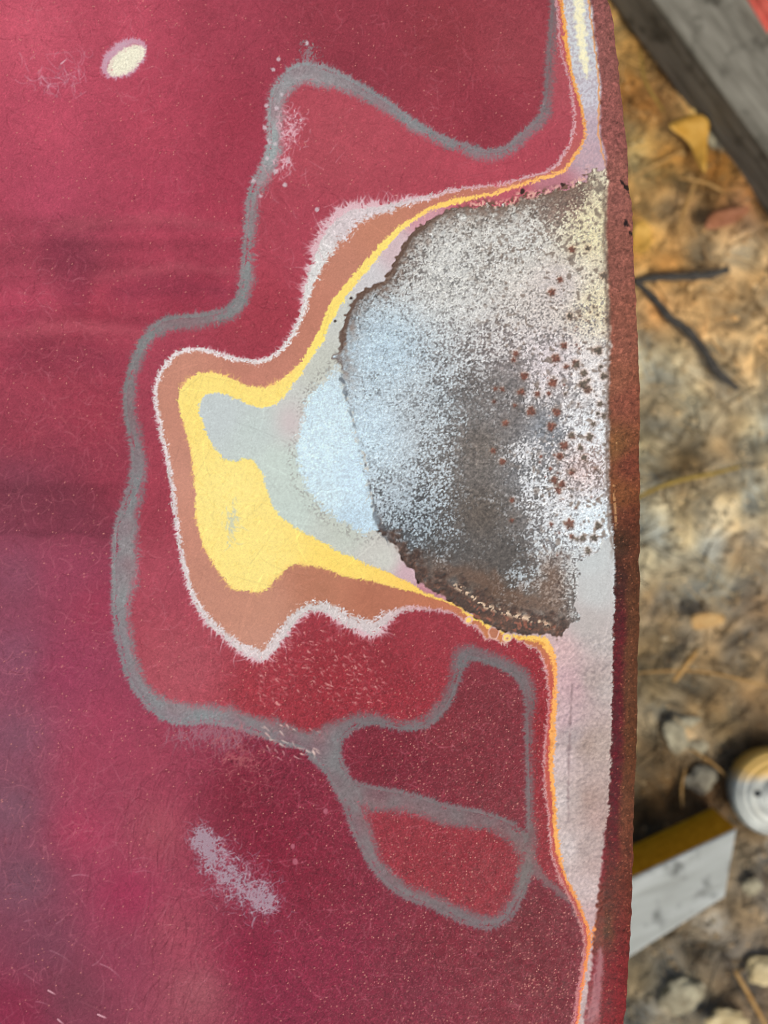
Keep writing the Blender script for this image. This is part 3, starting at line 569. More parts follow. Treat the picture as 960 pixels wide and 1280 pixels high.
lipc = mix(lipc, lowc, ss(-(gy - 700 + 14 * n8), 55))
lipc = lipc * (0.94 - 0.10 * ss(-(gy - 640), 30))[..., None] * np.array((0.98, 1.03, 0.97)) * (1 + 0.06 * n1 + 0.05 * n2 + 0.04 * fine)[..., None]
lf = (rng.random((NY, NX)) < 0.03 * ss(-(gy - 520), 200)).astype(float) * rng.uniform(0, 1, (NY, NX)) ** 2
lipc = mix(lipc, (206, 130, 100), np.clip(blur(lf, 0.4) * 1.1, 0, 0.55))
oc = ss(np.abs(gx - 769 - 1.2 * n20) - 1.2, 1.6) * ss(-(gy - 540), 10) * ss(gy - 660, 10) * ss(unif(n2) - 0.3, 0.1)
lipc = mix(lipc, (220, 168, 116), np.clip(oc, 0, 1) * 0.8)
for pts in ([(771,219,0.8),(776,227,1.2),(781,232,2),(786,239,2.6)], [(781,273,0.8),(783,283,1.4),(788,291,2)]):
    lipc = mix(lipc, (34, 24, 26), ss(sdf_stroke(pts) + 0.9 * n2, 0.8) * 0.95)
dl = gx - xr                              # >0 : on the lip
low = ss(-(gy - 1040), 16)
jl = 0.45 * n2 + 0.6 * n4 + np.where(gy > 640, 0.7 * F1, 0)
aL2 = ss(-(dl - jl - 1.0), 1.0 + 1.6 * ss(gy - 660, 10) + 3 * low)
# red film between the strip and the lip low down, with a pale smear
film = ss(-(gx - np.interp(gy, [1000, 1040, 1080, 1110, 1140, 1160, 1185, 1210, 1240, 1280, 1400], [763, 757, 753, 748, 746, 743, 741, 739, 734, 730, 725]) + 1.0 * n2), 2.2) * ss(-(gy - 1030), 10)
FC = [(754,1080,(122,30,42)),(752,1130,(108,48,38)),(748,1170,(110,56,44)),(745,1210,(130,44,54)),(742,1260,(150,84,88)),(745,1330,(150,80,84))]
paint = mix(paint, up(idw(FC, 2.5)) * (1 + 0.07 * n1)[..., None], film)
sm2 = sdf_stroke([(750,1186,3),(751,1205,5.5),(748,1235,6),(742,1262,5),(738,1276,3)])
paint = mix(paint, (172, 116, 122), ss(sm2 + 1.3 * n2, 3.5) * 0.75)
paint = mix(paint, lipc, aL2)
# dull brown line where metal meets the fold
gr = ss(np.abs(dl + 1 + n2) - 2.4, 2.4) * ss(gy - 690, 20) * ss(-(gy - 235), 12)
paint = mix(paint, (104, 84, 72), np.clip(gr, 0, 1) * 0.6)

# crisp up the finest grain a little
for _c in range(3):
    paint[..., _c] += 0.6 * (paint[..., _c] - blur(paint[..., _c], 0.9))
paint = np.clip(paint, 6, 254)
pigment = pig(paint).astype(np.float32)

# ------------------------------------------------------------------ relief in millimetres
sk = 0.11
height = -sk * (ss(s_inner, 6) * 0.6 + ss(s_white, 3) * 0.7 + ss(s_brown, 3) * 0.6 + ss(s_yel, 2) * 0.7 + ss(s_seal, 2) + ss(s_met, 7) * 1.2 + ss(s_blue, 8) * 1.0)
height += 0.016 * F1 * red_zone + 0.005 * fine
lipz = ss(-(dl - 1), 3)
met = ss(s_met, 2) * (1 - lipz)
height += met * (0.016 * n1 + 0.030 * n2 + 0.030 * aL - 0.18 * pits - 0.05 * pits2 + 0.03 * np.clip(lowr, 0, 1) * (n2 * 0.5 + 0.5 * n4))
height += 0.04 * ss(np.abs(dm - 0.5) - 1.2, 1.5) * ss(gx - 705, 10) * n4
height += low_strip * aS * (1 - lipz) * (0.08 * n2 + 0.03 * n1)
height += lipz * (0.035 * n2 + 0.06 * n4 + 0.02 * n1)
height = height.astype(np.float32)
rough = 0.52 + 0.10 * met + 0.10 * lipz
rough = (rough + 0.02 * n2 - 0.02 * n4).astype(np.float32)
metal = (met * (0.12 + 0.25 * aL) * (1 - np.clip(lowr, 0, 1)) * (1 - pits) + 0.25 * aE).astype(np.float32)

# ------------------------------------------------------------------ materials
def nodes_of(m):
    m.use_nodes = True
    t = m.node_tree
    return t, t.nodes, t.links, t.nodes['Principled BSDF']

def coat_material(name, grain, grain_scale, bump, bump_scale, spec=0.12):
    m = bpy.data.materials.new(name)
    t, N, Lk, P = nodes_of(m)
    a = N.new('ShaderNodeAttribute'); a.attribute_name = 'pigment'
    ar = N.new('ShaderNodeAttribute'); ar.attribute_name = 'gloss'
    am = N.new('ShaderNodeAttribute'); am.attribute_name = 'steel'
    tc = N.new('ShaderNodeTexCoord')
    nz = N.new('ShaderNodeTexNoise'); nz.inputs['Scale'].default_value = grain_scale; nz.inputs['Detail'].default_value = 2
    Lk.new(tc.outputs['Object'], nz.inputs['Vector'])
    mr = N.new('ShaderNodeMapRange'); mr.inputs['From Min'].default_value = 0.25; mr.inputs['From Max'].default_value = 0.75
    mr.inputs['To Min'].default_value = 1 - grain; mr.inputs['To Max'].default_value = 1 + grain
    Lk.new(nz.outputs['Fac'], mr.inputs['Value'])
    mu = N.new('ShaderNodeVectorMath'); mu.operation = 'SCALE'
    Lk.new(a.outputs['Color'], mu.inputs[0]); Lk.new(mr.outputs['Result'], mu.inputs['Scale'])
    Lk.new(mu.outputs[0], P.inputs['Base Color'])
    Lk.new(ar.outputs['Fac'], P.inputs['Roughness']); Lk.new(am.outputs['Fac'], P.inputs['Metallic'])
    P.inputs['Specular IOR Level'].default_value = spec
    b = N.new('ShaderNodeBump'); b.inputs['Strength'].default_value = 1.0; b.inputs['Distance'].default_value = bump
    nb = N.new('ShaderNodeTexNoise'); nb.inputs['Scale'].default_value = bump_scale; nb.inputs['Detail'].default_value = 3
    Lk.new(tc.outputs['Object'], nb.inputs['Vector']); Lk.new(nb.outputs['Fac'], b.inputs['Height']); Lk.new(b.outputs[0], P.inputs['Normal'])
    return m

M_PAINT = coat_material('sanded red enamel', 0.10, 2600, 0.00006, 1500)
M_PRIMER = coat_material('sanded primer', 0.07, 2600, 0.00005, 1500, 0.12)
M_STEEL = coat_material('scoured steel', 0.16, 2200, 0.00010, 1800, 0.5)
M_LIP = coat_material('rusted edge enamel', 0.22, 1800, 0.00011, 1100, 0.15)

# ------------------------------------------------------------------ the car panel
S = D_PANEL / F_PX                        # metres per photograph pixel on the panel
ZP = D_GROUND - D_PANEL
panel = bpy.data.objects.new('car_panel', None); col.objects.link(panel)
panel.location = (0, 0, ZP)
panel['label'] = 'red sheet metal car panel with paint sanded through in rings round a rusty bare patch'
panel['category'] = 'car panel'

def world(px, py, z):                     # point seen at (px,py) lying z metres above the panel plane
    k = (D_PANEL - z) / F_PX
    return (px - 480) * k, (640 - py) * k

fx0, fy0, fy1 = -60.0, -60.0, 1340.0
SP = 1.06
rows = np.concatenate([np.linspace(-520, fy0, 24)[:-1], np.arange(fy0, fy1, SP), np.linspace(fy1, 1800, 24)])
ncol = int((762 - fx0) / SP)
coarse = np.linspace(-620, fx0, 28)[:-1]
RY = rows
XL = xl(RY)
uu = np.linspace(0, 1, ncol)
PXg = np.concatenate([np.broadcast_to(coarse, (len(RY), len(coarse))), fx0 + uu[None, :] * (XL[:, None] - fx0)], axis=1)
PYg = np.broadcast_to(RY[:, None], PXg.shape)

def sample(f, px, py):
    return bil(f, px, py, X0, Y0, 1)

BASE_RED = pig((146, 50, 70))
def shape_fields(px, py):
    off = np.maximum.reduce([fx0 - 10 - px, fy0 - 12 - py, py - fy1 - 12, np.zeros_like(px)])
    k = np.clip(off / 40, 0, 1)
    pc = sample(pigment, px, py); pc = pc + (BASE_RED - pc) * k[..., None]
    ro = sample(rough, px, py); me = sample(metal, px, py) * (1 - k); he = sample(height, px, py) * (1 - k)
    return pc, ro, me, he

crown = lambda px, py: -0.004 * ((px - 420) / 600) ** 2 - 0.003 * ((py - 640) / 700) ** 2
pc, ro, me, he = shape_fields(PXg, PYg)
Z = he * 1e-3 + crown(PXg, PYg)
WX, WY = world(PXg, PYg, Z)
def grid_normals(WX, WY, Z):
    ax = np.gradient(WX, axis=1); ay = np.gradient(WY, axis=1); az = np.gradient(Z, axis=1)
    bx = np.gradient(WX, axis=0); by = np.gradient(WY, axis=0); bz = np.gradient(Z, axis=0)
    n = np.stack([ay * bz - az * by, az * bx - ax * bz, ax * by - ay * bx], -1)
    n /= np.linalg.norm(n, axis=-1, keepdims=True) + 1e-20
    n[n[..., 2].mean() < 0 and Ellipsis or slice(0, 0)] *= -1
    return n
NRM = grid_normals(WX, WY, Z)
V = np.stack([WX, WY, Z], -1).reshape(-1, 3)
PCf, ROf, MEf, NRf = pc.reshape(-1, 3), ro.reshape(-1), me.reshape(-1), NRM.reshape(-1, 3)

# which coat shows on each face
fxc = 0.25 * (PXg[:-1, :-1] + PXg[1:, :-1] + PXg[:-1, 1:] + PXg[1:, 1:]); fyc = 0.25 * (PYg[:-1, :-1] + PYg[1:, :-1] + PYg[:-1, 1:] + PYg[1:, 1:])
inr = (fxc > X0 + 2) & (fyc > Y0 + 2) & (fyc < Y1 - 3)
def fs(f): return sample(f, fxc, fyc)
cls = np.zeros(fxc.shape, int)
cls[(fs(s_inner) < 0) & inr] = 2
cls[(fs(s_oval) < 0) & inr] = 3
cls[(fs(s_island) < 0) & (fs(s_oval) > 0) & inr] = 1
cls[(np.minimum(fs(sg), fs(sgE)) < 0) & inr] = 4
cls[(fs(s_spot) < 0) & inr] = 5
cls[(fs(s_white) < 0) & inr] = 6
cls[(fs(s_brown) < 0) & inr] = 7
cls[(fs(s_yel) < 0) & inr] = 8
cls[(fs(s_seal) < 0) & inr] = 9
cls[(fs(s_seal) < 0) & (fxc > 690) & (fyc < 236) & inr] = 10
cls[(fs(s_seal) < 0) & (fxc > 690) & (fyc > 690) & inr] = 11
cls[(fs(s_blue) < 0) & inr] = 12
cls[(fs(s_met) < 0) & inr] = 13
cls[(fs(s_met) < 0) & (fs(lowr) > 0.5) & inr] = 14
PARTS = {0: ('burgundy_topcoat', M_PAINT, None), 1: ('burgundy_topcoat', M_PAINT, 'island of dark burgundy top coat ringed by grey primer'),
         2: ('old_red_coat', M_PAINT, None), 3: ('old_red_coat', M_PAINT, 'rounded island of older red paint ringed by grey primer'),
         4: ('grey_primer', M_PRIMER, None), 5: ('sanded_spot', M_PRIMER, 'small cream spot sanded through the top coat'),
         6: ('pink_primer', M_PRIMER, None), 7: ('brown_primer', M_PRIMER, None), 8: ('yellow_primer', M_PRIMER, None),
         9: ('sealer_coat', M_PRIMER, 'grey green sealer beside the yellow primer'), 10: ('sealer_strip', M_PRIMER, 'pale strip with a cream core above the bare patch'),
         11: ('sealer_strip', M_PRIMER, 'pale pinkish grey strip below the bare patch'), 12: ('bright_steel', M_STEEL, 'pale bluish steel lobe, sky reflection in its colour'),
         13: ('bare_steel', M_STEEL, 'mottled grey bare steel with rust pits'), 14: ('rust_crust', M_STEEL, 'dark brown rust along the lower rim of the bare patch')}
nr, nc = PXg.shape
vid = np.arange(nr * nc).reshape(nr, nc)
quads = np.stack([vid[1:, :-1], vid[1:, 1:], vid[:-1, 1:], vid[:-1, :-1]], -1).reshape(-1, 4)
clsf = cls.reshape(-1)

def grid_mesh(name, verts, faces, pcv, rov, mev, nrv, mat, parent):
    me_ = bpy.data.meshes.new(name)
    me_.vertices.add(len(verts)); me_.vertices.foreach_set('co', np.ascontiguousarray(verts, np.float32).ravel())
    nf = len(faces)
    me_.loops.add(nf * 4); me_.loops.foreach_set('vertex_index', faces.astype(np.int32).ravel())
    me_.polygons.add(nf)
    me_.polygons.foreach_set('loop_start', np.arange(0, nf * 4, 4, dtype=np.int32))
    me_.update(calc_edges=True)
    me_.polygons.foreach_set('use_smooth', np.ones(nf, bool))
    at = me_.attributes.new('pigment', 'FLOAT_COLOR', 'POINT')
    c4 = np.ones((len(verts), 4), np.float32); c4[:, :3] = pcv
    at.data.foreach_set('color', c4.ravel())
    for nm, v in (('gloss', rov), ('steel', mev)):
        at = me_.attributes.new(nm, 'FLOAT', 'POINT'); at.data.foreach_set('value', np.ascontiguousarray(v, np.float32))
    if nrv is not None:
        at = me_.attributes.new('custom_normal', 'FLOAT_VECTOR', 'POINT'); at.data.foreach_set('vector', np.ascontiguousarray(nrv, np.float32).ravel())
    me_.materials.append(mat)
    o = bpy.data.objects.new(name, me_); col.objects.link(o); o.parent = parent
    return o

for c, (nm, mat, lab) in PARTS.items():
    q = quads[clsf == c]
    if not len(q): continue
    ids, inv = np.unique(q.ravel(), return_inverse=True)
    o = grid_mesh(nm, V[ids], inv.reshape(-1, 4), PCf[ids], ROf[ids], MEf[ids], NRf[ids], mat, panel)
    if lab: o['label'] = lab

# the rolled lip: a quarter round, a short skirt and a hem folded back under the sheet
tt = np.sin(np.linspace(0, PI / 2, 40))
nick = np.interp(np.arange(Y0, Y1), np.arange(Y0, Y1), (0.7 * n4[:, 860] + 0.6 * n8[:, 860]))
XO = xo(RY) + np.interp(RY, np.arange(Y0, Y1), nick) * 0.6
PL_x = XL[:, None] + tt[None, :] * (XO - XL)[:, None]
PL_y = np.broadcast_to(RY[:, None], PL_x.shape)
pcl, rol, mel, hel = shape_fields(PL_x, PL_y)
# the coat wraps round the edge: repeat the colour at the fold for the steep part
RR = 0.010
Zl = hel * 1e-3 + crown(PL_x, PL_y) - RR * (1 - np.sqrt(np.clip(1 - (tt * 0.995) ** 2, 0, 1)))[None, :]
LX, LY = world(PL_x, PL_y, Zl)
n_w = 8
zz = np.linspace(0.0015, 0.014, n_w)[None, :]
wx = np.broadcast_to(LX[:, -1:], (len(RY), n_w)) + 0.0002; wy = np.broadcast_to(LY[:, -1:], (len(RY), n_w)); wz = Zl[:, -1:] - zz
hx_ = LX[:, -1:] - np.linspace(0.001, 0.02, 4)[None, :]; hy_ = np.broadcast_to(LY[:, -1:], hx_.shape); hz_ = np.broadcast_to(wz[:, -1:], hx_.shape) - 0.0005
GX = np.concatenate([LX, wx, hx_], 1); GY = np.concatenate([LY, wy, hy_], 1); GZ = np.concatenate([Zl, wz, hz_], 1)
def ext(f, k): return np.concatenate([f, np.repeat(f[:, -1:], k, axis=1)], 1)
pcl, rol, mel = ext(pcl, n_w + 4), ext(rol, n_w + 4), ext(mel, n_w + 4)
nr2, nc2 = GX.shape
vid = np.arange(nr2 * nc2).reshape(nr2, nc2)
q2 = np.stack([vid[1:, :-1], vid[1:, 1:], vid[:-1, 1:], vid[:-1, :-1]], -1).reshape(-1, 4)
lip = grid_mesh('edge_lip', np.stack([GX, GY, GZ], -1).reshape(-1, 3), q2, pcl.reshape(-1, 3), rol.ravel(), mel.ravel(), None, M_LIP, panel)
lip['label'] = 'rolled edge of the panel, reddish brown and pitted'
# back of the sheet
sx = np.linspace(0, 1, 40); ux = PXg[::40][:, [0]] + sx[None, :] * (XL[::40][:, None] - 30 - PXg[::40][:, [0]]); uy = np.broadcast_to(RY[::40][:, None], ux.shape)
uz = crown(ux, uy) - 0.0022
bx_, by_ = world(ux, uy, uz)
vid = np.arange(ux.size).reshape(ux.shape)
q3 = np.stack([vid[:-1, :-1], vid[:-1, 1:], vid[1:, 1:], vid[1:, :-1]], -1).reshape(-1, 4)
cb = np.tile(pig((92, 60, 50)), (ux.size, 1))
grid_mesh('underside', np.stack([bx_, by_, uz], -1).reshape(-1, 3), q3, cb, np.full(ux.size, 0.7), np.zeros(ux.size), None, M_LIP, panel)

# ------------------------------------------------------------------ the ground, 0.6 m below the panel
G = D_GROUND / F_PX
def gpt(px, py, h=0.0):                   # ground point seen at a photograph pixel, h above the ground
    k = (D_GROUND - h) / F_PX
    return Vector(((px - 480) * k, (640 - py) * k, h))

def simple_mat(name, c1, c2, scale, rough_=0.85, bump=0.0, spec=0.2, stretch=None, metal_=0.0):
    m = bpy.data.materials.new(name)
    t, N, Lk, P = nodes_of(m)
    tc = N.new('ShaderNodeTexCoord'); nz = N.new('ShaderNodeTexNoise')
    nz.inputs['Scale'].default_value = scale; nz.inputs['Detail'].default_value = 4; nz.inputs['Roughness'].default_value = 0.6
    if stretch:
        mp = N.new('ShaderNodeMapping'); mp.inputs['Scale'].default_value = stretch
        Lk.new(tc.outputs['Object'], mp.inputs['Vector']); Lk.new(mp.outputs[0], nz.inputs['Vector'])
    else:
        Lk.new(tc.outputs['Object'], nz.inputs['Vector'])
    r = N.new('ShaderNodeValToRGB'); r.color_ramp.elements[0].position = 0.34; r.color_ramp.elements[1].position = 0.66
    r.color_ramp.elements[0].color = (*pig(c1), 1); r.color_ramp.elements[1].color = (*pig(c2), 1)
    Lk.new(nz.outputs['Fac'], r.inputs['Fac']); Lk.new(r.outputs['Color'], P.inputs['Base Color'])
    P.inputs['Roughness'].default_value = rough_; P.inputs['Specular IOR Level'].default_value = spec; P.inputs['Metallic'].default_value = metal_
    if bump:
        b = N.new('ShaderNodeBump'); b.inputs['Distance'].default_value = bump
        Lk.new(nz.outputs['Fac'], b.inputs['Height']); Lk.new(b.outputs[0], P.inputs['Normal'])
    return m

def attr_mat(name, scale, amt, rough_=0.9, spec=0.15):
    m = bpy.data.materials.new(name)
    t, N, Lk, P = nodes_of(m)
    a = N.new('ShaderNodeAttribute'); a.attribute_name = 'pigment'
    tc = N.new('ShaderNodeTexCoord'); nz = N.new('ShaderNodeTexNoise'); nz.inputs['Scale'].default_value = scale; nz.inputs['Detail'].default_value = 5
    Lk.new(tc.outputs['Object'], nz.inputs['Vector'])
    mr = N.new('ShaderNodeMapRange'); mr.inputs['From Min'].default_value = 0.3; mr.inputs['From Max'].default_value = 0.7
    mr.inputs['To Min'].default_value = 1 - amt; mr.inputs['To Max'].default_value = 1 + amt
    Lk.new(nz.outputs['Fac'], mr.inputs['Value'])
    mu = N.new('ShaderNodeVectorMath'); mu.operation = 'SCALE'
    Lk.new(a.outputs['Color'], mu.inputs[0]); Lk.new(mr.outputs['Result'], mu.inputs['Scale']); Lk.new(mu.outputs[0], P.inputs['Base Color'])
    P.inputs['Roughness'].default_value = rough_; P.inputs['Specular IOR Level'].default_value = spec
    return m

# soil: pale dusty patches, brown litter, tan pine straw
GC = [(800,60,(150,116,66)),(830,120,(138,98,56)),(790,120,(110,76,40)),(800,180,(166,144,96)),(870,130,(180,152,104)),(830,200,(120,88,44)),(900,215,(96,66,30)),(950,250,(84,58,30)),(800,300,(170,126,62)),(850,260,(124,98,66)),(930,260,(126,92,68)),
 (880,310,(150,126,92)),(940,320,(160,138,104)),(840,330,(140,104,60)),(880,390,(176,136,86)),(940,430,(166,136,94)),(820,390,(146,106,64)),(840,450,(160,150,124)),(800,450,(150,142,118)),(900,480,(150,128,94)),(820,510,(130,116,90)),(870,500,(158,146,112)),
 (800,560,(150,140,108)),(860,575,(96,76,46)),(910,560,(168,140,98)),(950,540,(150,140,110)),(840,590,(110,90,58)),(820,640,(160,152,124)),(900,640,(176,164,134)),(950,620,(170,160,130)),(860,680,(168,160,132)),(930,690,(140,120,92)),(810,700,(158,150,122)),
 (900,730,(150,140,112)),(950,760,(126,102,76)),(820,760,(120,100,74)),(870,740,(160,150,124)),(880,775,(176,140,92)),(820,800,(106,92,68)),(860,800,(120,106,84)),(930,800,(120,100,74)),(950,840,(130,110,80)),(820,860,(112,96,66)),(880,850,(120,100,70)),
 (940,880,(120,96,66)),(830,900,(134,120,92)),(860,920,(164,142,108)),(900,910,(104,84,52)),(950,930,(84,58,28)),(880,960,(98,76,48)),(820,960,(98,72,40)),(810,1010,(76,56,30)),(850,1000,(72,50,24)),(890,1000,(70,46,24)),
 (930,1080,(110,98,80)),(950,1120,(130,116,96)),(900,1150,(138,122,98)),(940,1170,(122,108,90)),(850,1190,(110,98,80)),(880,1200,(92,80,64)),(820,1230,(110,102,84)),(860,1240,(128,124,108)),(920,1230,(110,90,66)),(830,1275,(122,112,92)),(950,1260,(116,96,74))]
GC = [(x_, y_, tuple((1 + 0.12 * (y_ < 460)) * (0.8 + 0.2 * (y_ < 460)) * np.array(c_) + 0.2 * (y_ >= 460) * (0.3 * c_[0] + 0.6 * c_[1] + 0.1 * c_[2]) + 2)) for x_, y_, c_ in GC]
gxr = np.concatenate([np.linspace(-6, -0.15, 40), np.arange(-0.14, 0.85, 0.0035), np.linspace(0.86, 6, 40)])
gyr = np.concatenate([np.linspace(-6, -0.96, 40), np.arange(-0.95, 0.95, 0.0035), np.linspace(0.96, 6, 40)])
GXm, GYm = np.meshgrid(gxr, gyr)
ppx = GXm / G + 480; ppy = 640 - GYm / G
gcol = np.zeros(GXm.shape + (3,))
near = (ppx > 500) & (ppx < 1250) & (ppy > -250) & (ppy < 1530)
base_g = np.array((134, 116, 88.))
gcol[:] = base_g
gcol[near] = idw(GC, 2.6, px=ppx[near], py=ppy[near], soft=14)
kfar = np.clip((np.maximum.reduce([np.abs(ppx - 860) - 140, np.abs(ppy - 640) - 700, 0 * ppx])) / 120, 0, 1)[..., None]
gcol = gcol * (1 - kfar) + base_g * kfar
def vnoise(shape, reps):
    out = np.zeros(shape)
    r2 = np.random.default_rng(11)
    fy = np.fft.fftfreq(shape[0])[:, None]; fx = np.fft.rfftfreq(shape[1])[None, :]
    for s, a in reps:
        f = np.fft.rfft2(r2.standard_normal(shape)) * np.exp(-2 * PI * PI * s * s * (fx ** 2 + fy ** 2))
        q = np.fft.irfft2(f, s=shape); out += a * q / q.std()
    return out
mot = vnoise(GXm.shape, ((1.2, .6), (2.5, .8), (5, .6)))
gcol = gcol * 1.1 * (1 + 0.10 * np.clip(mot, -2.2, 2.2))[..., None]
tintn = vnoise(GXm.shape, ((3, 1.0),))
gcol = gcol * (1 + np.clip(tintn, -2, 2)[..., None] * np.array([0.03, 0.0, -0.05]))
gz = 0.004 * vnoise(GXm.shape, ((2, .4), (5, .8), (14, 1.0))) * (1 - kfar[..., 0]) - 0.006
vid = np.arange(GXm.size).reshape(GXm.shape)
q4 = np.stack([vid[:-1, :-1], vid[:-1, 1:], vid[1:, 1:], vid[1:, :-1]], -1).reshape(-1, 4)
ground = grid_mesh('ground', np.stack([GXm, GYm, gz], -1).reshape(-1, 3), q4, pig(np.clip(gcol, 10, 250)).reshape(-1, 3), np.full(GXm.size, 0.9), np.zeros(GXm.size), None, attr_mat('dusty soil', 420, 0.34), None)
ground['kind'] = 'structure'
ground['label'] = 'dusty brown ground strewn with pine litter below the panel'; 

def tag(o, label, cat, group=None):
    o['label'] = label; o['category'] = cat
    if group: o['group'] = group

def mesh_obj(name, bm, mat, parent=None, smooth=True):
    me_ = bpy.data.meshes.new(name); bm.to_mesh(me_); bm.free()
    if smooth:
        me_.polygons.foreach_set('use_smooth', np.ones(len(me_.polygons), bool))
    me_.materials.append(mat)
    o = bpy.data.objects.new(name, me_); col.objects.link(o)
    if parent: o.parent = parent
    return o

def tube(bm, pts, radii, seg=8, squash=1.0):
    rings = []
    pts = [Vector(p) for p in pts]
    for i, p in enumerate(pts):
        d = (pts[min(i + 1, len(pts) - 1)] - pts[max(i - 1, 0)]).normalized()
        u = d.cross(Vector((0, 0, 1)))
        u = u.normalized() if u.length > 1e-5 else Vector((1, 0, 0))
        v = u.cross(d).normalized()
        rings.append([bm.verts.new(p + (u * math.cos(2 * PI * k / seg) + v * math.sin(2 * PI * k / seg) * squash) * radii[i]) for k in range(seg)])
    for a, b in zip(rings[:-1], rings[1:]):
        for k in range(seg):
            bm.faces.new((a[k], a[(k + 1) % seg], b[(k + 1) % seg], b[k]))
    bm.faces.new(rings[0][::-1]); bm.faces.new(rings[-1])

# loose litter: bits of needle, bark crumbs, wood shavings and grit, beyond counting
litter_cols = [(150,120,76),(118,88,52),(96,70,42),(170,150,112),(134,104,66),(186,172,140),(84,60,38),(160,116,64),(146,132,106)]
lv, lf_, lc = [], [], []
lr = random.Random(21)
def gzi(x, y):
    return float(gz[min(np.searchsorted(gyr, y), len(gyr) - 1), min(np.searchsorted(gxr, x), len(gxr) - 1)])
def add_bit(verts, faces, c):
    b0 = len(lv); lv.extend(verts); lf_.extend([tuple(b0 + i for i in f) for f in faces]); lc.extend([c] * len(verts))
for i in range(11000):
    px = lr.uniform(690, 1090); py = lr.uniform(-160, 1440)
    c = gpt(px, py); kind = lr.random()
    cc_ = np.array(lr.choice(litter_cols), float)
    gl = idw(GC, 2.6, px=np.array([px]), py=np.array([py]), soft=14)[0]
    cc_ = np.clip(cc_ * 0.25 + gl * 0.75, 10, 250) * lr.uniform(0.7, 1.45)
    a = lr.uniform(0, PI); ux_, uy_ = math.cos(a), math.sin(a)
    z = gzi(c.x, c.y)
    if kind < 0.2:
        L2 = lr.uniform(0.006, 0.028); wd = lr.uniform(0.0004, 0.0009); hgt = wd * 1.4; tl = lr.uniform(-0.003, 0.003)
        vs = []
        for s_, zt in ((-1, -tl), (1, tl)):
            for o_, zo in ((-1, 0), (1, 0), (0, 1)):
                vs.append((c.x + ux_ * L2 * s_ - uy_ * wd * o_, c.y + uy_ * L2 * s_ + ux_ * wd * o_, z + 0.0012 + 0.4 * zt + zo * hgt))
        add_bit(vs, [(0, 1, 4, 3), (1, 2, 5, 4), (2, 0, 3, 5), (0, 2, 1), (3, 4, 5)], cc_)
    else:
        r_ = 0.0014 + 0.0042 * lr.random() ** 2; hgt = r_ * lr.uniform(0.3, 0.8); n_ = 6; z = gzi(c.x, c.y)
        vs = [(c.x + math.cos(a + k * PI / 3) * r_ * lr.uniform(.7, 1.3), c.y + math.sin(a + k * PI / 3) * r_ * lr.uniform(.5, 1.0), z - 0.001) for k in range(n_)]
        vs += [(v_[0] * .6 + c.x * .4, v_[1] * .6 + c.y * .4, z + 0.6 * hgt * lr.uniform(.6, 1.1)) for v_ in vs]
        add_bit(vs, [(k, (k + 1) % n_, n_ + (k + 1) % n_, n_ + k) for k in range(n_)] + [tuple(range(n_, 2 * n_))], cc_)
me_ = bpy.data.meshes.new('pine_litter'); me_.from_pydata(lv, [], lf_)
at = me_.attributes.new('pigment', 'FLOAT_COLOR', 'POINT')
c4 = np.ones((len(lv), 4), np.float32); c4[:, :3] = pig(np.array(lc)); at.data.foreach_set('color', c4.ravel())
me_.materials.append(attr_mat('dry litter', 300, 0.2))
lit = bpy.data.objects.new('pine_litter', me_); col.objects.link(lit)
lit['kind'] = 'stuff'; lit['label'] = 'dry needle bits, bark crumbs and grit covering the ground'

# ---- timbers
def prism(bm, top, h, bev=0.004):
    """block from four top corners (px) at height h, standing on the ground"""
    tv = [gpt(x, y, h) for x, y in top]
    vt = [bm.verts.new(v) for v in tv]; vb = [bm.verts.new((v.x, v.y, -0.004)) for v in tv]
    bm.faces.new(vt[::-1]); bm.faces.new(vb)
    for i in range(4):
        bm.faces.new((vt[i], vt[(i + 1) % 4], vb[(i + 1) % 4], vb[i]))
    bmesh.ops.recalc_face_normals(bm, faces=bm.faces)
    bmesh.ops.bevel(bm, geom=list(bm.edges), offset=bev, segments=3, affect='EDGES', profile=0.6)

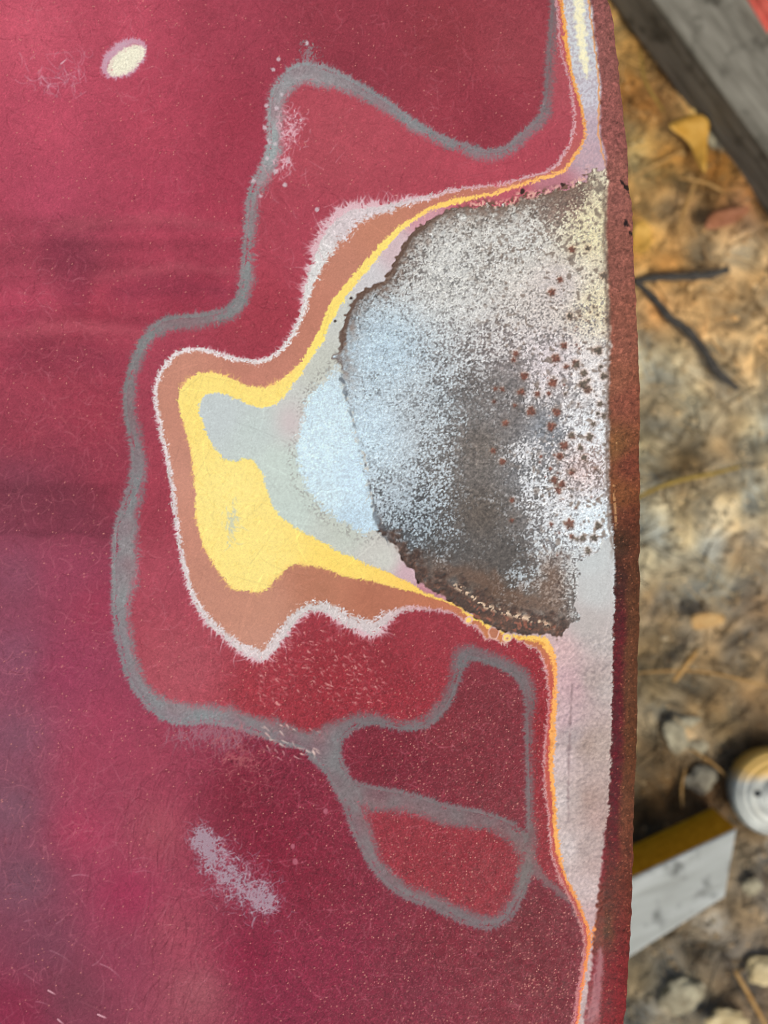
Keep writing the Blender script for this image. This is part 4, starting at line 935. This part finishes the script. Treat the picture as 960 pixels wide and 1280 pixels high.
def timber_mat(name, c1, c2, c3, ang, dark_spots=0.0):
    m = bpy.data.materials.new(name)
    t, N, Lk, P = nodes_of(m)
    tc = N.new('ShaderNodeTexCoord'); mp = N.new('ShaderNodeMapping'); mp.vector_type = 'TEXTURE'
    mp.inputs['Rotation'].default_value = (0, 0, ang); mp.inputs['Scale'].default_value = (6, 1, 1)
    Lk.new(tc.outputs['Object'], mp.inputs['Vector'])
    nz = N.new('ShaderNodeTexNoise'); nz.inputs['Scale'].default_value = 90; nz.inputs['Detail'].default_value = 5
    Lk.new(mp.outputs[0], nz.inputs['Vector'])
    r = N.new('ShaderNodeValToRGB'); r.color_ramp.elements[0].position = 0.3; r.color_ramp.elements[1].position = 0.7
    r.color_ramp.elements[0].color = (*pig(c1), 1); r.color_ramp.elements[1].color = (*pig(c2), 1)
    Lk.new(nz.outputs['Fac'], r.inputs['Fac'])
    n2_ = N.new('ShaderNodeTexNoise'); n2_.inputs['Scale'].default_value = 28; n2_.inputs['Detail'].default_value = 3
    Lk.new(tc.outputs['Object'], n2_.inputs['Vector'])
    r2 = N.new('ShaderNodeValToRGB'); r2.color_ramp.elements[0].position = 0.55; r2.color_ramp.elements[1].position = 0.68
    r2.color_ramp.elements[0].color = (0, 0, 0, 1); r2.color_ramp.elements[1].color = (1, 1, 1, 1)
    Lk.new(n2_.outputs['Fac'], r2.inputs['Fac'])
    mu = N.new('ShaderNodeMath'); mu.operation = 'MULTIPLY'; mu.inputs[1].default_value = dark_spots
    Lk.new(r2.outputs['Color'], mu.inputs[0])
    mx = N.new('ShaderNodeMix'); mx.data_type = 'RGBA'
    Lk.new(mu.outputs[0], mx.inputs['Factor']); Lk.new(r.outputs['Color'], mx.inputs['A']); mx.inputs['B'].default_value = (*pig(c3), 1)
    Lk.new(mx.outputs['Result'], P.inputs['Base Color']); P.inputs['Roughness'].default_value = 0.8; P.inputs['Specular IOR Level'].default_value = 0.25
    b = N.new('ShaderNodeBump'); b.inputs['Distance'].default_value = 0.0008
    Lk.new(nz.outputs['Fac'], b.inputs['Height']); Lk.new(b.outputs[0], P.inputs['Normal'])
    return m

H_T = 0.063
bm = bmesh.new()
d = Vector((87, 118)).normalized(); n_ = Vector((118, -87)).normalized()
p0 = Vector((845, 37)) - d * 420; p1 = Vector((845, 37)) + d * 420
top = [tuple(p0), tuple(p1), tuple(p1 + n_ * 96), tuple(p0 + n_ * 96)]
prism(bm, top, H_T)
timber = mesh_obj('grey_timber', bm, timber_mat('weathered grey timber', (98,93,82), (142,137,124), (72,68,58), math.atan2(-118, 87), 0.85), smooth=False)
tag(timber, 'weathered grey timber lying diagonally across the ground at the top right', 'timber')

bm = bmesh.new()
ul = Vector((793, 1096)) + (Vector((793, 1096)) - Vector((922, 1035))) * 1.6
ll = Vector((788, 1197)) + (Vector((788, 1197)) - Vector((907, 1122))) * 1.6
prism(bm, [tuple(ul), (922, 1035), (907, 1122), tuple(ll)], H_T)
M_BOARD = timber_mat('pale weathered paint', (158,160,154), (184,187,183), (106,108,104), math.atan2(61, 129), 0.9)
M_OCHRE = simple_mat('ochre side face', (204,140,14), (234,168,36), 120, 0.75)  # ochre for the side face, set apart from the pale top
board = mesh_obj('painted_timber', bm, M_BOARD, smooth=False)
board.data.materials.append(M_OCHRE)
for p in board.data.polygons:
    if p.normal.z < 0.5 and p.normal.y > 0.2: p.material_index = 1
tag(board, 'short timber block with pale worn top and ochre side, at the lower right', 'timber')

# ---- round cap at the right border
cap = bpy.data.objects.new('round_cap', None); col.objects.link(cap)
cc0 = gpt(974, 994, 0.03); cap.location = (cc0.x, cc0.y, 0)
tag(cap, 'rounded pale metal cap with ring grooves and a dark hole, behind the timber block', 'metal cap')
def lathe(prof, seg=64):
    bm = bmesh.new(); rings = []
    for r_, z_ in prof:
        rings.append([bm.verts.new((r_ * math.cos(2 * PI * k / seg), r_ * math.sin(2 * PI * k / seg), z_)) for k in range(seg)])
    for a, b in zip(rings[:-1], rings[1:]):
        for k in range(seg): bm.faces.new((a[k], a[(k + 1) % seg], b[(k + 1) % seg], b[k]))
    bm.faces.new(rings[-1])
    return bm
R = 0.0555
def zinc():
    m = bpy.data.materials.new('worn zinc, golden reflection painted in')
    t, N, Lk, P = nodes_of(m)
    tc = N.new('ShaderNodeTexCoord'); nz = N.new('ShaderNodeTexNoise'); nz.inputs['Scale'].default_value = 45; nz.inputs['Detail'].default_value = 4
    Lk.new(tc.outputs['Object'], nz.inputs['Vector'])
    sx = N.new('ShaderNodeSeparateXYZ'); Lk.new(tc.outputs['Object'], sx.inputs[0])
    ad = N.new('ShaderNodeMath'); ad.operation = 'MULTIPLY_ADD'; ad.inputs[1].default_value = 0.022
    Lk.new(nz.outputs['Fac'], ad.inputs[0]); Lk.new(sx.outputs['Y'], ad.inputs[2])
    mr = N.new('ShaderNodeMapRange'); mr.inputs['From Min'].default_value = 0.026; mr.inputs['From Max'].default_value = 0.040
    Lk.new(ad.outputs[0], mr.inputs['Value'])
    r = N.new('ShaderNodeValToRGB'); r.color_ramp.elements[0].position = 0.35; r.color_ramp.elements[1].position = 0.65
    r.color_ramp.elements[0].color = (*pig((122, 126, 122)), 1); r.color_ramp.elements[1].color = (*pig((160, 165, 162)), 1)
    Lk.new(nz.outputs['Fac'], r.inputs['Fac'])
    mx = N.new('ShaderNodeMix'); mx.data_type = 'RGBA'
    Lk.new(mr.outputs['Result'], mx.inputs['Factor']); Lk.new(r.outputs['Color'], mx.inputs['A']); mx.inputs['B'].default_value = (*pig((204, 164, 84)), 1)  # golden reflection painted into the colour towards the upper rim
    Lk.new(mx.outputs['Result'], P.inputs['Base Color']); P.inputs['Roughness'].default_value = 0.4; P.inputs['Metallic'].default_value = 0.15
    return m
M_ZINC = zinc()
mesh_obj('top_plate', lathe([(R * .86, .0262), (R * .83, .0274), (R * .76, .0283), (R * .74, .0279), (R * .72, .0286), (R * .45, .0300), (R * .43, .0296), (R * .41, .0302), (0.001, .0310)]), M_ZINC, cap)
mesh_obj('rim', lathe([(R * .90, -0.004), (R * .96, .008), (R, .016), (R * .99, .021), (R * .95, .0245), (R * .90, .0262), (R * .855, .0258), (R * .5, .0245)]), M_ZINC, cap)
bm = bmesh.new(); hp = gpt(947, 992, 0.03) - Vector((cc0.x, cc0.y, 0))
bmesh.ops.create_circle(bm, cap_ends=True, segments=14, radius=0.0042)
for v in bm.verts: v.co += Vector((hp.x, hp.y, 0.0297))
r_ = bmesh.ops.extrude_face_region(bm, geom=list(bm.faces))
for v in [e for e in r_['geom'] if isinstance(e, bmesh.types.BMVert)]: v.co.z += 0.0008
mesh_obj('hole', bm, simple_mat('dark hole', (30,34,38), (40,44,48), 50), cap, smooth=False)

# ---- red thing just showing in the corner
bm = bmesh.new()
tv = [gpt(x, y, 0.07) for x, y in ((934, -12), (966, 42), (1060, -10), (1040, -160), (960, -160))]
vt = [bm.verts.new(v) for v in tv]; vb = [bm.verts.new((v.x, v.y, 0.0)) for v in tv]
bm.faces.new(vt); bm.faces.new(vb[::-1])
for i in range(5): bm.faces.new((vt[i], vb[i], vb[(i + 1) % 5], vt[(i + 1) % 5]))
bmesh.ops.recalc_face_normals(bm, faces=bm.faces)
bmesh.ops.bevel(bm, geom=list(bm.edges), offset=0.006, segments=3, affect='EDGES')
tag(mesh_obj('red_block', bm, simple_mat('faded red paint', (204,84,72), (222,108,92), 40, 0.5)), 'faded red painted block, only its corner showing beyond the grey timber', 'block')

# ---- forked twig
M_TWIG = simple_mat('charred bark', (48,44,42), (92,88,82), 160, 0.9, 0.002, stretch=(1, 3, 1))
tw = bpy.data.objects.new('forked_twig', None); col.objects.link(tw)
tag(tw, 'dark forked twig lying in a V on the tan litter', 'twig')
def limb(pts, radii):
    bm = bmesh.new(); P_ = smooth_line([(x, y, z) for x, y, z in pts], False, 5)
    rr = np.interp(np.linspace(0, 1, len(P_)), np.linspace(0, 1, len(radii)), radii)
    rr = rr * (1 + 0.12 * np.sin(np.arange(len(P_)) * 1.7))
    tube(bm, [gpt(p[0], p[1], p[2]) for p in P_], rr, 10)
    return bm
mesh_obj('branch', limb([(792,352,.008),(820,347,.010),(850,346,.012),(884,344,.012),(910,337,.010)], [.0035,.0050,.0052,.0058,.0035]), M_TWIG, tw)
mesh_obj('branch', limb([(793,350,.009),(818,374,.011),(838,398,.012),(858,412,.012),(880,438,.012),(896,464,.011),(922,486,.008)], [.0035,.0048,.0052,.0055,.0050,.0056,.0030]), M_TWIG, tw)

# ---- leaves
def leaf(name, outline, mat, label, cat, curl=0.012, lift=0.012, group=None):
    ctr = np.mean(outline, axis=0); c = gpt(*ctr)
    bm = bmesh.new()
    O = smooth_line(outline, True, 4)
    rings = []
    for s_ in (1.0, 0.66, 0.33):
        ring = []
        for p in O:
            q = ctr + (p - ctr) * s_
            dd_ = np.hypot(*(q - ctr)) / (np.hypot(*(O - ctr).T).max())
            z = lift + curl * dd_ ** 2 * (0.6 + 0.4 * math.sin(3 * math.atan2(*(p - ctr))))
            ring.append(bm.verts.new(gpt(q[0], q[1], z)))
        rings.append(ring)
    n_ = len(O)
    for a, b in zip(rings[:-1], rings[1:]):
        for k in range(n_): bm.faces.new((a[k], a[(k + 1) % n_], b[(k + 1) % n_], b[k]))
    bm.faces.new(rings[-1])
    bmesh.ops.recalc_face_normals(bm, faces=bm.faces)
    bmesh.ops.solidify(bm, geom=list(bm.faces), thickness=0.0006)
    o = mesh_obj(name, bm, mat); tag(o, label, cat, group)
    return o
leaf('dry_leaf', [(836,158),(852,148),(872,143),(886,152),(884,180),(882,215),(872,205),(860,178)], simple_mat('ochre leaf', (196,144,56), (214,166,80), 60, 0.6), 'ochre curled dry leaf pointing down beside the grey timber', 'leaf', 0.02, 0.012)
leaf('dry_leaf', [(882,286),(888,268),(905,262),(936,258),(930,270),(910,282)], simple_mat('russet leaf', (140,88,58), (164,108,78), 60, 0.6), 'russet brown dry leaf above the forked twig', 'leaf')
leaf('dry_leaf', [(792,282),(803,274),(814,288),(813,308),(800,318),(791,310)], simple_mat('amber leaf', (196,146,62), (216,170,86), 60, 0.6), 'small amber leaf tucked close by the panel edge', 'leaf')
leaf('bark_chip', [(864,772),(876,766),(902,768),(904,778),(884,784),(868,786)], simple_mat('tan chip', (184,142,88), (206,168,112), 60, 0.7), 'tan flat bark chip on the pale dust', 'bark chip', 0.004)

# ---- stones
def stone(px, py, rx, ry, mat, label, ang=0.0, hz=0.27):
    c = gpt(px, py); bm = bmesh.new()
    bmesh.ops.create_icosphere(bm, subdivisions=4, radius=1)
    sd = px * 0.1
    for v in bm.verts:
        k = 1 + 0.38 * mnoise.noise(v.co * 1.3 + Vector((sd, py, 0))) + 0.16 * mnoise.noise(v.co * 3.2 + Vector((sd, py, 3))) + 0.07 * mnoise.noise(v.co * 8 + Vector((sd, py, 5)))
        p = v.co * k; x, y = p.x * rx * G, p.y * ry * G
        v.co = Vector((c.x + x * math.cos(ang) - y * math.sin(ang), c.y + x * math.sin(ang) + y * math.cos(ang), p.z * min(rx, ry) * G * hz + min(rx, ry) * G * hz * 0.15))
    o = mesh_obj('stone', bm, mat); tag(o, label, 'stone'); return o
M_CREAM = simple_mat('cream stone', (178,156,112), (214,196,154), 70, 0.8)
M_GREY = simple_mat('grey stone', (104,96,82), (150,144,126), 70, 0.85)
M_PALE = simple_mat('pale lichen stone', (126,116,94), (180,172,146), 80, 0.85)
stone(955, 1212, 22, 19, M_CREAM, 'cream rounded stone at the right border below the timber block')
stone(908, 1276, 24, 15, M_CREAM, 'cream stone at the bottom border, half buried')
stone(852, 1244, 28, 20, M_PALE, 'mottled grey lumpy stone near the bottom edge', 0.4)
stone(890, 172, 8, 14, M_PALE, 'small pale stone by the ochre leaf', 0.3)
stone(902, 180, 9, 9, M_GREY, 'small grey stone touching the grey timber')
stone(878, 974, 20, 15, M_GREY, 'rounded grey stone between litter and ochre timber side', 0.4)
stone(846, 920, 14, 22, M_PALE, 'pale rough stone in the dark litter', 0.5)
stone(872, 932, 14, 10, M_PALE, 'small pale tan stone beside the rough one', -0.4)
stone(940, 1108, 12, 10, M_PALE, 'pale pebble right of the timber block end')
stone(856, 902, 18, 7, M_PALE, 'flat pale stone above the rough one', 0.1)

# ---- pine straw lying on top
M_STRAW = simple_mat('olive straw', (142,116,48), (170,142,70), 60, 0.6)
M_STRAW2 = simple_mat('tan straw', (166,124,66), (192,152,96), 60, 0.6)
def straw(pts, w_, mat, label, group=None):
    bm = bmesh.new(); P_ = smooth_line(pts, False, 5)
    tube(bm, [gpt(p[0], p[1], p[2]) for p in P_], [w_ * (1 - 0.5 * abs(2 * i / (len(P_) - 1) - 1) ** 3) for i in range(len(P_))], 6)
    o = mesh_obj('pine_needle', bm, mat); tag(o, label, 'pine needle', group)
straw([(780,632,.010),(812,614,.012),(850,600,.013),(890,592,.013),(925,583,.012)], .0028, M_STRAW, 'long olive bowed needle crossing the pale dust')
straw([(790,842,.010),(840,838,.012),(880,840,.012),(930,850,.012),(985,866,.010)], .0016, M_STRAW2, 'long thin tan needle over the dark litter')
straw([(842,852,.010),(856,832,.012),(872,812,.012)], .0042, M_STRAW2, 'short thick tan straw standing out of the litter')
straw([(783,226,.010),(820,206,.012),(856,186,.012)], .0014, M_STRAW2, 'thin tan needle under the ochre leaf')
straw([(846,222,.012),(880,228,.012),(905,240,.010)], .0018, M_STRAW2, 'tan needle below the ochre leaf tip')
straw([(872,224,.013),(860,250,.012),(846,292,.010)], .0022, M_STRAW2, 'tan needle slanting down beside the russet leaf')
straw([(853,1010,.006),(852,985,.010),(857,960,.012)], .0016, M_STRAW2, 'brown straw stub above the ochre timber side')
straw([(862,936,.004),(888,952,.005),(912,974,.004)], .0014, M_STRAW2, 'brown straw running toward the metal cap')
straw([(918,1212,.010),(934,1240,.012),(962,1290,.010)], .0030, M_STRAW2, 'tan straw between the two cream stones')
straw([(800,60,.010),(806,100,.012),(830,140,.010)], .0014, M_STRAW, 'olive needle by the upper panel edge')
